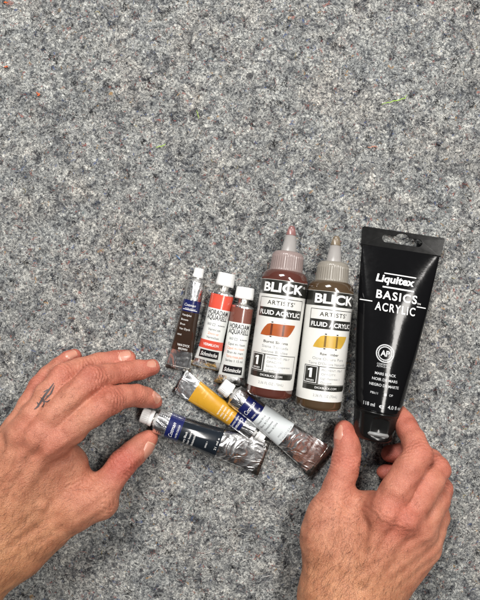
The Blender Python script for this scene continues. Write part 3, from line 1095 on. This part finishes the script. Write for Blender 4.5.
# ------------------------------------------------------------------ hands: one signed-distance field each, meshed by surface nets
class Field:
    def __init__(self, lo, hi, h):
        self.lo = np.array(lo, float)
        self.h = h
        self.n = np.ceil((np.array(hi) - self.lo) / h).astype(int)
        self.ax = [self.lo[i] + h * np.arange(self.n[i]) for i in range(3)]
        self.D = np.full(tuple(self.n), 25.0, np.float32)

    def window(self, pts, m):
        p = np.array(pts)
        a = np.clip(((p.min(0) - m - self.lo) / self.h).astype(int), 0, self.n)
        b = np.clip(((p.max(0) + m - self.lo) / self.h).astype(int) + 1, 0, self.n)
        return tuple(slice(a[i], b[i]) for i in range(3))

    def grid(self, w):
        return np.meshgrid(*[self.ax[i][w[i]].astype(np.float32) for i in range(3)], indexing='ij', sparse=True)

    def cone(self, w, a, b, ra, rb, flat=None):
        X, Y, Z = self.grid(w)
        d = b - a
        L2 = float(d @ d) + 1e-6
        t = np.clip(((X - a[0]) * d[0] + (Y - a[1]) * d[1] + (Z - a[2]) * d[2]) / L2, 0, 1)
        zz = Z - a[2] - t * d[2]
        if flat:
            zz = zz * flat
        return np.sqrt((X - a[0] - t * d[0]) ** 2 + (Y - a[1] - t * d[1]) ** 2 + zz ** 2) - (ra + (rb - ra) * t)

    def sample(self, P):
        q = (np.asarray(P) - self.lo) / self.h
        q = np.clip(q, 0, self.n - 2.001)
        i = q.astype(int)
        f = q - i
        out = 0
        for dx in (0, 1):
            for dy in (0, 1):
                for dz in (0, 1):
                    wgt = (f[..., 0] if dx else 1 - f[..., 0]) * (f[..., 1] if dy else 1 - f[..., 1]) * (f[..., 2] if dz else 1 - f[..., 2])
                    out = out + wgt * self.D[i[..., 0] + dx, i[..., 1] + dy, i[..., 2] + dz]
        return out

    def normal(self, P, e=0.9):
        g = np.stack([self.sample(P + np.eye(3)[k] * e) - self.sample(P - np.eye(3)[k] * e) for k in range(3)], -1)
        return g / (np.linalg.norm(g, axis=-1, keepdims=True) + 1e-9)

    def project(self, P, n, dist=14.0):
        """march from P + n*dist towards -n until the surface"""
        Q = P + n * dist
        for _ in range(60):
            s = self.sample(Q)
            Q = Q - n * (s * 0.8)[..., None]
        return Q

    def mesh(self):
        D = self.D
        s = D < 0
        nx, ny, nz = D.shape
        cs = np.zeros((nx - 1, ny - 1, nz - 1), np.int8)
        for dx in (0, 1):
            for dy in (0, 1):
                for dz in (0, 1):
                    cs += s[dx:nx - 1 + dx, dy:ny - 1 + dy, dz:nz - 1 + dz]
        act = (cs > 0) & (cs < 8)
        idx = np.full(act.shape, -1, np.int64)
        cells = np.argwhere(act)
        idx[act] = np.arange(len(cells))
        acc = np.zeros((len(cells), 3))
        cnt = np.zeros(len(cells))
        corners = [(a, b, c) for a in (0, 1) for b in (0, 1) for c in (0, 1)]
        for a in corners:
            for ax in range(3):
                if a[ax] == 0:
                    b = list(a)
                    b[ax] = 1
                    da = D[cells[:, 0] + a[0], cells[:, 1] + a[1], cells[:, 2] + a[2]]
                    db = D[cells[:, 0] + b[0], cells[:, 1] + b[1], cells[:, 2] + b[2]]
                    cr = (da < 0) != (db < 0)
                    t = np.where(cr, da / (da - db + 1e-12), 0)
                    p = np.array(a)[None, :] + np.zeros((len(cells), 3))
                    p[:, ax] += t
                    acc[cr] += p[cr]
                    cnt[cr] += 1
        V = self.lo + self.h * (cells + acc / cnt[:, None])
        F = []
        for ax in range(3):
            o1, o2 = [(1, 2), (2, 0), (0, 1)][ax]
            sl0, sl1 = [slice(None)] * 3, [slice(None)] * 3
            sl0[ax], sl1[ax] = slice(0, -1), slice(1, None)
            a, b = s[tuple(sl0)], s[tuple(sl1)]
            e = np.argwhere(a != b)
            e = e[(e[:, o1] > 0) & (e[:, o2] > 0) & (e[:, o1] < D.shape[o1] - 1) & (e[:, o2] < D.shape[o2] - 1)]
            ins = a[tuple(e.T)]
            u1, u2 = np.eye(3, dtype=int)[o1], np.eye(3, dtype=int)[o2]
            q = [idx[tuple((e - d).T)] for d in (0 * u1, u1, u1 + u2, u2)]
            Q = np.stack(q, 1)
            Q[~ins] = Q[~ins][:, ::-1]
            F.append(Q)
        F = np.concatenate(F)
        F = F[(F >= 0).all(1)]
        return V, F


def smin(a, b, k):
    hh = np.clip(0.5 + 0.5 * (b - a) / k, 0, 1)
    return b + (a - b) * hh - k * hh * (1 - hh)


def skin_material():
    m, nt, b = new_mat('skin')
    at = nd(nt, 'ShaderNodeAttribute', attribute_name='tint')
    tc = nd(nt, 'ShaderNodeTexCoord')
    sep = nd(nt, 'ShaderNodeSeparateColor')
    nt.links.new(at.outputs['Color'], sep.inputs[0])

    def mix(a, bb, f, mode='MIX'):
        x = nd(nt, 'ShaderNodeMix', data_type='RGBA', blend_type=mode)
        for s_, v in ((0, f), (6, a), (7, bb)):
            if isinstance(v, (float, tuple)):
                x.inputs[s_].default_value = v
            else:
                nt.links.new(v, x.inputs[s_])
        return x.outputs[2]

    c = mix((0.455, 0.200, 0.131, 1), (0.41, 0.103, 0.078, 1), sep.outputs[0])
    c = mix(c, (0.47, 0.235, 0.118, 1), sep.outputs[1])
    n1 = nd(nt, 'ShaderNodeTexNoise', Scale=110.0, Detail=6.0, Roughness=0.65)
    nt.links.new(tc.outputs['Object'], n1.inputs['Vector'])
    r1 = nd(nt, 'ShaderNodeValToRGB')
    r1.color_ramp.elements[0].position, r1.color_ramp.elements[1].position = 0.3, 0.7
    r1.color_ramp.elements[0].color = (0.72, 0.54, 0.50, 1)
    r1.color_ramp.elements[1].color = (1.12, 1.12, 1.10, 1)
    nt.links.new(n1.outputs[0], r1.inputs[0])
    c = mix(c, r1.outputs[0], 0.75, 'MULTIPLY')
    n2 = nd(nt, 'ShaderNodeTexNoise', Scale=900.0, Detail=3.0)
    nt.links.new(tc.outputs['Object'], n2.inputs['Vector'])
    r2 = nd(nt, 'ShaderNodeValToRGB')
    r2.color_ramp.elements[0].position, r2.color_ramp.elements[1].position = 0.34, 0.66
    r2.color_ramp.elements[0].color = (0.86, 0.82, 0.80, 1)
    r2.color_ramp.elements[1].color = (1.08, 1.07, 1.06, 1)
    nt.links.new(n2.outputs[0], r2.inputs[0])
    c = mix(c, r2.outputs[0], 0.6, 'MULTIPLY')
    nt.links.new(c, b.inputs['Base Color'])
    b.inputs['Roughness'].default_value = 0.5
    b.inputs['Specular IOR Level'].default_value = 0.4
    b.inputs['Subsurface Weight'].default_value = 0.22
    b.inputs['Subsurface Radius'].default_value = (1.0, 0.36, 0.2)
    b.inputs['Subsurface Scale'].default_value = 0.0022
    vo = nd(nt, 'ShaderNodeTexVoronoi', Scale=820.0, feature='DISTANCE_TO_EDGE')
    nt.links.new(tc.outputs['Object'], vo.inputs['Vector'])
    pw = nd(nt, 'ShaderNodeMath', operation='MINIMUM')
    pw.inputs[1].default_value = 0.16
    nt.links.new(vo.outputs['Distance'], pw.inputs[0])
    n3 = nd(nt, 'ShaderNodeTexNoise', Scale=420.0, Detail=5.0, Roughness=0.7)
    nt.links.new(tc.outputs['Object'], n3.inputs['Vector'])
    ad = nd(nt, 'ShaderNodeMath', operation='MULTIPLY_ADD')
    ad.inputs[1].default_value = 2.2
    nt.links.new(pw.outputs[0], ad.inputs[0])
    nt.links.new(n3.outputs[0], ad.inputs[2])
    bp = nd(nt, 'ShaderNodeBump', Strength=0.55, Distance=0.0006)
    nt.links.new(ad.outputs[0], bp.inputs['Height'])
    nt.links.new(bp.outputs[0], b.inputs['Normal'])
    return m


M['skin'] = skin_material()
M['nail'] = pbr('fingernail', (0.46, 0.205, 0.145), 0.36, coat=0.1, var=0.08)
M['nail_edge'] = pbr('fingernail_free_edge', (0.50, 0.285, 0.195), 0.4)
M['hair'] = pbr('dark_brown_hair', (0.11, 0.045, 0.022), 0.45)
M['tattoo'] = pbr('faded_black_tattoo', (0.045, 0.032, 0.034), 0.55)


def chain_radius(pts):
    return [np.array(p[:3], float) for p in pts], [p[3] for p in pts]


def build_hand(label, z0, fingers, palm, fore, extras, wrinkles, nails, hair, tattoo, zoom):
    """fingers: lists of (zx, zy, z, r) in zoom pixels (or photo pixels); zoom converts"""
    def c(p):
        x, y = zoom(p[0], p[1])
        return W(x, y, p[2])

    everything = [c(p) for f in fingers for p in f[0]] + [c(p) for s_ in palm + fore for p in s_[:2]]
    lo = np.min(everything, 0) - 24
    hi = np.max(everything, 0) + 24
    lo[2] = -3
    F = Field(lo, hi, 0.85)
    Pm = F.D.copy()
    for a, b, k in palm + fore:
        A, B = c(a), c(b)
        w = F.window([A, B], max(a[3], b[3]) + 12)
        fl = a[4] if len(a) > 4 else None
        Pm[w] = smin(Pm[w], F.cone(w, A, B, a[3], b[3], fl), k)
    F.D = Pm.copy()
    fields = []
    for pts, kb in fingers:
        C = [c(p) for p in pts]
        R = [p[3] * f_ for p, f_ in zip(pts, np.linspace(0.95, 0.92, len(pts)))]
        w = F.window(C, max(R) + 12)
        d = None
        for i in range(len(C) - 1):
            e = F.cone(w, C[i], C[i + 1], R[i], R[i + 1])
            d = e if d is None else smin(d, e, 2.4)
        blended = smin(Pm[w], d, kb)
        F.D[w] = smin(F.D[w], blended, 0.5)
    for a, b, k in extras:                       # tendons, veins, knuckle pads (negative k carves)
        A, B = c(a), c(b)
        w = F.window([A, B], max(a[3], b[3]) + 8)
        e = F.cone(w, A, B, a[3], b[3])
        F.D[w] = smin(F.D[w], e, k) if k > 0 else -smin(-F.D[w], e, -k)
    # smooth the field a little, then mesh
    D = F.D
    for ax in range(3):
        D = (np.roll(D, 1, ax) + 2 * D + np.roll(D, -1, ax)) / 4
    F.D = D.astype(np.float32)
    V, Q = F.mesh()
    N = F.normal(V)
    # wrinkles across the joints
    disp = np.zeros(len(V))
    q = np.random.default_rng(5)
    for p, ax_to, lam, amp, ext in wrinkles:
        P, Tt = c(p), c(ax_to)
        d = (Tt - P) / np.linalg.norm(Tt - P)
        rel = V - P
        along = rel @ d
        side = np.linalg.norm(rel - along[:, None] * d, axis=1)
        lat = rel @ np.cross(d, [0, 0, 1.0])
        wv = along + 0.05 * lat ** 2 * np.sign(along) * 0.5 + 0.5 * np.sin(lat * 0.9 + p[0]) + 0.3 * np.sin(lat * 2.1 + p[1])
        g = np.exp(-(along / ext) ** 2) * (side < 17) * np.clip(N[:, 2] * 1.6 + 0.4, 0, 1)
        s_ = np.sin(2 * math.pi * wv / lam)
        disp += 1.35 * amp * g * (-(np.maximum(0, s_) ** 3) * 1.3 + 0.25 * np.maximum(0, -s_))
    # low-frequency lumpiness
    for k in range(14):
        kv = q.normal(0, 1, 3) * q.uniform(0.12, 0.5)
        disp += 0.075 * np.sin(V @ kv + q.uniform(0, 6.28))
    V = V + N * disp[:, None]
    V[:, 2] = np.maximum(V[:, 2], 0.15 + 0.02 * V[:, 2])
    O = np.array([V[:, 0].mean(), V[:, 1].mean(), 0])
    root = make_mesh('hand', V - O, Q.tolist(), M['skin'])
    root.location = tuple(O * 0.001)
    tag(root, label, 'hand', 'bare hands of one person')
    # skin tone: redder at knuckles and fingertips, yellower at the wrist
    red = np.zeros(len(V))
    for p, s_, a in z0['red']:
        P = c(p)
        red = np.maximum(red, a * np.exp(-np.sum((V - P) ** 2, 1) / (2 * s_ * s_)))
    yel = np.zeros(len(V))
    for p, s_, a in z0['yellow']:
        P = c(p)
        yel = np.maximum(yel, a * np.exp(-np.sum((V - P) ** 2, 1) / (2 * s_ * s_)))
    col = np.ones((len(V), 4), np.float32)
    col[:, 0], col[:, 1], col[:, 2] = red, yel, 0
    at = root.data.attributes.new('tint', 'FLOAT_COLOR', 'POINT')
    at.data.foreach_set('color', col.ravel())
    # nails
    for p, tip, nrm, wd, ln in nails:
        P, Tt = c(p), c(tip)
        ax = (Tt - P) / np.linalg.norm(Tt - P)
        nv = np.array(nrm, float)
        nv -= ax * (nv @ ax)
        nv /= np.linalg.norm(nv)
        sd = np.cross(ax, nv)
        nu, nvv = 15, 13
        grid = []
        for i in range(nu):
            t = -1 + 2 * i / (nu - 1)
            for j in range(nvv):
                s_ = -1 + 2 * j / (nvv - 1)
                # squarish nail with a rounded base and a rounded free edge
                ww = wd / 2 * (1 - 0.16 * max(0, -t) ** 3 - 0.06 * max(0, t) ** 3)
                tt = t * ln / 2 * (1 - (0.34 if t > 0 else 0.26) * s_ * s_)
                grid.append(P + ax * tt + sd * s_ * ww)
        G = np.array(grid)
        S = F.project(G, np.repeat(nv[None], len(G), 0))
        s_ = np.tile(np.linspace(-1, 1, nvv), nu)
        t = np.repeat(np.linspace(-1, 1, nu), nvv)
        # sit on the mid surface, arched across
        lift = 0.36 - 0.62 * np.abs(s_) ** 4 - 0.50 * np.clip(-t - 0.6, 0, 1) * 2.5
        S = S + nv * lift[:, None]
        fc, mi_ = [], []
        for i in range(nu - 1):
            for j in range(nvv - 1):
                a = i * nvv + j
                fc.append((a, a + 1, a + nvv + 1, a + nvv))
                mi_.append(1 if i >= nu - 2 else 0)
        low = S - nv * 0.5
        m0 = len(S)
        rim = [j for j in range(nvv)] + [i * nvv + nvv - 1 for i in range(1, nu)] + [(nu - 1) * nvv + j for j in range(nvv - 2, -1, -1)] + [i * nvv for i in range(nu - 2, 0, -1)]
        for k in range(len(rim)):
            a, b = rim[k], rim[(k + 1) % len(rim)]
            fc.append((b, a, m0 + a, m0 + b))
            mi_.append(0)
        make_mesh('fingernail', np.vstack([S, low]) - O, fc, [M['nail'], M['nail_edge']], root, mat_idx=mi_)
    # hair
    paths = []
    NN = N
    q = np.random.default_rng(21)
    for p, s_, n, hd, ln in hair:
        P = c(p)
        dd = np.exp(-np.sum(((V - P) * np.array([1, 1, 0.6])) ** 2, 1) / (2 * s_ * s_)) * np.clip(N[:, 2] - 0.05, 0, 1)
        pick = q.choice(len(V), n, p=dd / dd.sum())
        base = V[pick]
        nb = NN[pick]
        ang = math.radians(hd) + q.normal(0, 0.38, n)
        h3 = np.stack([np.cos(ang), np.sin(ang), np.zeros(n)], -1)
        h3 -= nb * np.sum(h3 * nb, 1)[:, None]
        h3 /= np.linalg.norm(h3, axis=1, keepdims=True) + 1e-9
        L = ln * q.lognormal(0, 0.3, n)
        bend = np.cross(nb, h3) * q.normal(0, 0.35, n)[:, None]
        S = 6
        t = np.linspace(0, 1, S)[None, :, None]
        pth = base[:, None] - nb[:, None] * 0.1 + h3[:, None] * (L[:, None, None] * t) + bend[:, None] * (L[:, None, None] * t * t) + nb[:, None] * (L[:, None, None] * (0.30 * t - 0.24 * t * t))
        paths.append(pth)
    if paths:
        P = np.concatenate(paths) - O
        ho = tubes_mesh('arm_hair', P, q.uniform(0.036, 0.06, len(P)), M['hair'], taper='tip')
        ho.parent = root
        ho['kind'] = 'stuff'
    # tattoo strokes laid on the skin
    if tattoo:
        TV, TF = [], []
        for stroke, wdt in tattoo:
            pp = np.array([zoom(*s_) for s_ in stroke], float)
            n = 14
            seg = np.linspace(0, len(pp) - 1, n)
            pts = np.stack([np.interp(seg, np.arange(len(pp)), pp[:, k]) for k in range(2)], -1)
            zz = 46.0
            C3 = np.array([W(x, y, zz) for x, y in pts])
            tg = np.gradient(C3, axis=0)
            sdv = np.stack([-tg[:, 1], tg[:, 0], np.zeros(n)], -1)
            sdv /= np.linalg.norm(sdv, axis=1, keepdims=True)
            prof = 0.9 * wdt * (1 - np.abs(np.linspace(-1, 1, n)) ** 3 * 0.8) / 2
            b0 = len(TV)
            for k in (-1, 0, 1):
                g = C3 + sdv * prof[:, None] * k
                g = F.project(g, np.repeat(np.array([[0, 0, 1.0]]), n, 0), 25) + np.array([0, 0, 0.12])
                TV += [tuple(x) for x in g]
            for r in range(2):
                for i in range(n - 1):
                    a = b0 + r * n + i
                    TF.append((a, a + 1, a + n + 1, a + n))
        make_mesh('tattoo', np.array(TV) - O, TF, M['tattoo'], root)
    return root


def zl(x, y):
    return x / 2.824, 340 + y / 2.824


def zr(x, y):
    return 290 + x / 2.824, 400 + y / 2.824


# ---- left hand: reaches up to the right, thumb and forefinger on the white cap
L_index = [(150, 288, 43, 11.5), (200, 252, 44, 10.2), (255, 210, 42, 9.3), (313, 170, 36, 9.6), (352, 158, 28, 8.3), (388, 157, 21, 7.9), (415, 163, 15, 7.3), (436, 171, 11, 6.2)]
L_middle = [(104, 265, 45, 11.5), (150, 215, 46, 10.0), (205, 160, 43, 9.2), (260, 110, 35, 9.6), (305, 98, 26, 8.2), (350, 92, 18, 7.8), (395, 84, 12, 7.2), (430, 77, 9, 6.1)]
L_ring = [(62, 262, 42, 11.0), (98, 212, 43, 9.4), (135, 155, 40, 8.7), (178, 104, 33, 9.0), (225, 80, 24, 7.8), (275, 66, 16, 7.4), (325, 55, 11, 6.8), (362, 49, 9, 5.8)]
L_pinky = [(22, 290, 36, 10.0), (52, 240, 36, 8.4), (82, 185, 33, 7.7), (113, 132, 27, 7.9), (140, 98, 20, 7.0), (168, 74, 15, 6.8), (192, 56, 11, 6.3), (212, 45, 8.5, 5.4)]
L_thumb = [(205, 470, 30, 14.5), (270, 440, 27, 13.0), (305, 405, 24, 10.8), (345, 350, 20, 10.3), (378, 318, 16, 9.6), (402, 296, 12.5, 8.8), (420, 279, 10.5, 7.2)]
L_palm = [
    ((-10, 600, 36, 19), (150, 292, 37, 12.3), 9),
    ((-30, 590, 38, 19), (104, 270, 39, 12.3), 9),
    ((-55, 570, 37, 18), (62, 268, 36, 11.8), 9),
    ((-80, 555, 34, 17), (22, 292, 31, 11.5), 9),
    ((60, 590, 30, 17), (215, 462, 28, 15), 9),
    ((60, 590, 30, 15), (175, 350, 30, 13), 9),
    ((215, 462, 26, 11), (190, 345, 28, 9.0), 9),
    ((246, 440, 24, 6.5), (215, 350, 27, 6.0), 8),
    ((215, 462, 26, 12), (290, 462, 25, 10.5), 8),
]
L_fore = [
    ((5, 590, 33, 20), (-130, 760, 40, 23), 12),
    ((-70, 555, 35, 19), (-230, 690, 42, 24), 12),
    ((-35, 575, 38, 19), (-180, 730, 46, 25), 12),
]
L_extra = [
    ((150, 285, 51, 5.0), (30, 470, 51, 2.5), 5), ((104, 262, 53, 5.0), (0, 440, 53, 2.5), 5), ((62, 262, 49, 4.5), (-25, 430, 50, 2.5), 5),
    ((150, 292, 49, 8.0), (158, 284, 49, 7.5), 5), ((104, 268, 51, 8.0), (110, 262, 51, 7.0), 5), ((62, 268, 47, 7.5), (66, 262, 47, 6.5), 5),
    ((120, 470, 45.4, 1.6), (60, 430, 48.9, 1.6), 4), ((60, 430, 48.9, 1.6), (10, 440, 49.4, 1.4), 4), ((120, 470, 45.4, 1.6), (40, 560, 48.4, 1.6), 4),
    ((310, 165, 44.5, 3.0), (318, 163, 44, 2.5), 4),
]
LW = [((313, 170, 36), (352, 158, 30), 2.6, 0.42, 6.5), ((388, 157, 21), (436, 171, 12), 2.0, 0.30, 4.0),
      ((260, 110, 35), (305, 98, 28), 2.6, 0.45, 6.5), ((350, 92, 18), (395, 84, 13), 2.0, 0.30, 4.0),
      ((178, 104, 33), (225, 80, 25), 2.4, 0.42, 6.0), ((275, 66, 16), (320, 56, 12), 2.0, 0.28, 4.0),
      ((113, 132, 27), (140, 98, 21), 2.2, 0.36, 5.0), ((168, 74, 15), (192, 56, 12), 1.8, 0.25, 3.5),
      ((350, 345, 20), (378, 318, 16), 2.5, 0.50, 8.0), ((280, 430, 26), (305, 405, 24), 3.2, 0.30, 7.0),
      ((246, 405, 30), (246, 350, 30), 3.0, 0.35, 5.0)]
L_nails = [((404, 292, 12), (424, 274, 10.5), (0.80, -0.40, 0.55), 11.5, 11.5),
           ((428, 168, 13), (446, 176, 10), (0.45, 0.55, 0.65), 8.5, 8.5),
           ((418, 78, 12), (436, 74, 9), (0.20, 0.62, 0.75), 9.0, 9.5),
           ((346, 50, 12), (365, 46, 9), (0.12, 0.55, 0.82), 9.0, 10.0),
           ((200, 49, 10), (214, 40, 8), (0.05, 0.30, 0.95), 7.6, 9.0)]
L_hair = [((60, 450, 50), 26, 520, 215, 5.0), ((0, 560, 52), 26, 620, 222, 6.5), ((60, 590, 45), 20, 240, 215, 6.5), ((215, 165, 48), 8, 70, 210, 3.0), ((150, 160, 45), 8, 50, 215, 3.0), ((250, 225, 50), 8, 40, 210, 2.6)]
tat = [([(150, 122), (140, 140), (128, 158), (118, 176), (108, 190)], 1.5), ([(152, 128), (146, 150), (130, 168)], 1.0), ([(135, 158), (146, 152)], 0.8), ([(122, 170), (138, 172), (146, 166)], 0.8),
       ([(118, 160), (128, 165), (130, 178), (124, 186)], 0.9), ([(110, 172), (116, 182), (104, 192)], 1.0), ([(128, 176), (130, 186)], 0.7), ([(138, 138), (126, 146)], 0.8)]
L_tone = {'red': [((313, 170, 36), 9, 0.8), ((260, 110, 35), 9, 0.8), ((178, 104, 33), 8, 0.7), ((113, 132, 27), 8, 0.7), ((430, 171, 11), 10, 0.8), ((425, 77, 9), 10, 0.8), ((350, 50, 9), 10, 0.8),
                  ((210, 45, 9), 10, 0.8), ((345, 350, 24), 11, 1.0), ((415, 282, 10), 9, 0.7), ((150, 290, 48), 10, 0.55), ((104, 268, 50), 9, 0.45), ((360, 158, 26), 12, 0.5), ((340, 92, 20), 14, 0.5), ((230, 420, 25), 10, 0.6)],
          'yellow': [((0, 600, 45), 36, 0.9), ((-60, 700, 45), 40, 1.0)]}
build_hand('left hand with a small black tattoo on one finger, fingers stretched out', L_tone, [(L_index, 4), (L_middle, 4), (L_ring, 4), (L_pinky, 4), (L_thumb, 7)],
           L_palm, L_fore, L_extra, LW, L_nails, L_hair, tat, zl)

# ---- right hand: curled round the cap of the big black tube
R_index = [(268, 315, 47, 12.0), (300, 255, 48, 10.4), (335, 195, 46, 9.8), (362, 152, 41, 9.8), (350, 115, 34, 8.6), (334, 84, 27, 8.2), (322, 62, 21, 7.6), (312, 40, 15, 6.4)]
R_middle = [(325, 330, 46, 12.0), (358, 285, 45, 10.2), (392, 232, 40, 9.8), (412, 195, 31, 9.8), (395, 172, 22, 8.6), (362, 158, 15, 8.2), (320, 152, 11, 7.8), (282, 151, 9, 6.8)]
R_ring = [(362, 358, 40, 11.5), (390, 318, 37, 9.8), (414, 280, 31, 9.3), (424, 252, 23, 9.0), (405, 228, 15, 8.0), (365, 214, 11, 7.7), (310, 206, 9, 7.2), (268, 204, 8, 6.2)]
R_pinky = [(378, 410, 33, 10.5), (402, 372, 29, 8.8), (418, 330, 22, 8.2), (415, 300, 14, 7.8), (390, 280, 10, 7.0), (350, 268, 8.5, 6.5), (318, 262, 7.5, 5.6)]
R_thumb = [(98, 400, 30, 16.0), (112, 315, 30, 13.5), (134, 255, 27, 10.8), (150, 205, 24, 10.2), (160, 165, 21, 10.0), (162, 130, 18, 9.3), (158, 105, 16, 8.6), (154, 84, 14, 7.2)]
R_palm = [
    ((125, 560, 36, 19), (262, 325, 38, 14.0), 9),
    ((155, 570, 38, 19), (322, 340, 39, 14.0), 9),
    ((185, 580, 37, 18), (355, 375, 35, 13.5), 9),
    ((215, 590, 34, 17), (365, 420, 30, 12.5), 9),
    ((110, 560, 31, 18), (100, 380, 30, 16), 9),
    ((120, 540, 30, 16), (225, 340, 31, 14), 9),
    ((110, 340, 29, 12), (225, 320, 30, 10), 9),
    ((150, 280, 27, 7), (215, 300, 30, 7), 8),
]
R_fore = [
    ((120, 570, 34, 20), (95, 850, 40, 24), 12),
    ((160, 575, 38, 20), (140, 850, 46, 25), 12),
    ((205, 590, 35, 19), (190, 850, 42, 24), 12),
]
R_extra = [
    ((268, 318, 54, 5.0), (200, 500, 53, 2.5), 5), ((325, 335, 53, 5.0), (225, 510, 53, 2.5), 5), ((362, 362, 46, 4.5), (250, 520, 50, 2.5), 5),
    ((268, 318, 53, 8.0), (262, 326, 52, 7.5), 5), ((325, 334, 52, 8.0), (320, 342, 51, 7.0), 5), ((362, 362, 45, 7.5), (356, 370, 44, 6.5), 5),
    ((240, 400, 50.4, 1.6), (200, 440, 49.9, 1.6), 4), ((200, 440, 49.9, 1.6), (150, 470, 48.9, 1.5), 4), ((240, 400, 50.4, 1.6), (300, 390, 49.9, 1.4), 4),
]
RW = [((362, 152, 41), (335, 84, 28), 2.8, 0.35, 6.0), ((412, 195, 31), (395, 172, 22), 2.8, 0.35, 6.0), ((424, 252, 23), (414, 280, 31), 2.6, 0.30, 5.0),
      ((158, 172, 21), (162, 130, 18), 2.4, 0.50, 7.5), ((118, 300, 30), (134, 255, 27), 3.2, 0.32, 7.0), ((185, 285, 32), (185, 240, 30), 3.0, 0.30, 6.0),
      ((268, 315, 52), (300, 255, 50), 3.4, 0.22, 7.0)]
R_nails = [((142, 96, 17), (139, 74, 14), (-0.80, 0.15, 0.60), 11.5, 12.5)]
R_hair = [((165, 440, 52), 28, 560, 235, 5.0), ((160, 560, 54), 26, 620, 250, 6.5), ((110, 520, 48), 18, 260, 250, 6.0), ((135, 330, 42), 9, 60, 250, 3.5), ((240, 380, 52), 14, 110, 235, 3.5)]
R_tone = {'red': [((362, 152, 41), 10, 0.7), ((412, 195, 31), 11, 0.7), ((424, 252, 23), 10, 0.7), ((300, 335, 52), 14, 0.8), ((158, 170, 21), 10, 0.85), ((155, 95, 15), 11, 0.85), ((330, 80, 25), 13, 0.7),
                  ((290, 151, 9), 12, 1.0), ((280, 204, 8), 12, 1.0), ((340, 225, 46), 14, 0.5), ((150, 215, 24), 12, 0.5)],
          'yellow': [((150, 600, 45), 34, 0.9), ((140, 760, 45), 45, 1.0)]}
build_hand('right hand gripping the cap end of the large black tube', R_tone, [(R_index, 6), (R_middle, 6), (R_ring, 6), (R_pinky, 6), (R_thumb, 7)],
           R_palm, R_fore, R_extra, RW, R_nails, R_hair, None, zr)


# ------------------------------------------------------------------ loose coloured threads caught on the felt
def thread(label, pts, r, colr, cat='thread'):
    P = np.array([W(x, y, 0.6) for x, y in pts])
    n = 16
    t = np.linspace(0, len(P) - 1, n)
    path = np.stack([np.interp(t, np.arange(len(P)), P[:, k]) for k in range(3)], -1)
    path[:, 2] += 0.25 * np.sin(np.arange(n) * 1.3)
    path[:, :2] += rng.normal(0, 0.28, (n, 2))
    o = tubes_mesh('thread', (path - path[0])[None], np.array([r]), FIBRE, np.array([colr]), sides=5)
    o.location = tuple(path[0] * 0.001)
    tag(o, label, cat, 'loose coloured threads on the felt')


thread('long lime green thread on bare felt above the black tube', [(381, 104), (388, 102.5), (394, 101), (400, 99.5), (405, 98), (406.5, 95)], 0.30, (0.36, 0.58, 0.09))
thread('short lime green thread on bare felt above the silver tubes', [(156, 147), (160, 146.5), (163, 146), (166, 144)], 0.30, (0.38, 0.58, 0.09))
thread('curled pale green thread at the upper middle of the felt', [(196.5, 110), (198, 114), (198.5, 119)], 0.28, (0.36, 0.5, 0.14))
thread('bright orange knot of fluff near the upper left of the felt', [(36, 92), (38, 94), (39, 93), (38, 96), (40, 95)], 0.5, (0.58, 0.14, 0.06))
thread('small orange speck of thread near the left edge', [(4, 67), (6, 66.5), (8, 67)], 0.42, (0.58, 0.13, 0.05))
thread('orange thread end in the top left corner', [(3.5, 2), (5.5, 2.6), (8, 2)], 0.45, (0.58, 0.15, 0.05))
thread('pale salmon thread on the felt below the lime thread', [(367, 147), (371, 147.5), (375, 146), (377, 147)], 0.35, (0.5, 0.24, 0.17))
thread('blue thread on the felt above the thin brown tube', [(176, 255), (178, 257.5), (181, 260)], 0.32, (0.07, 0.16, 0.34))
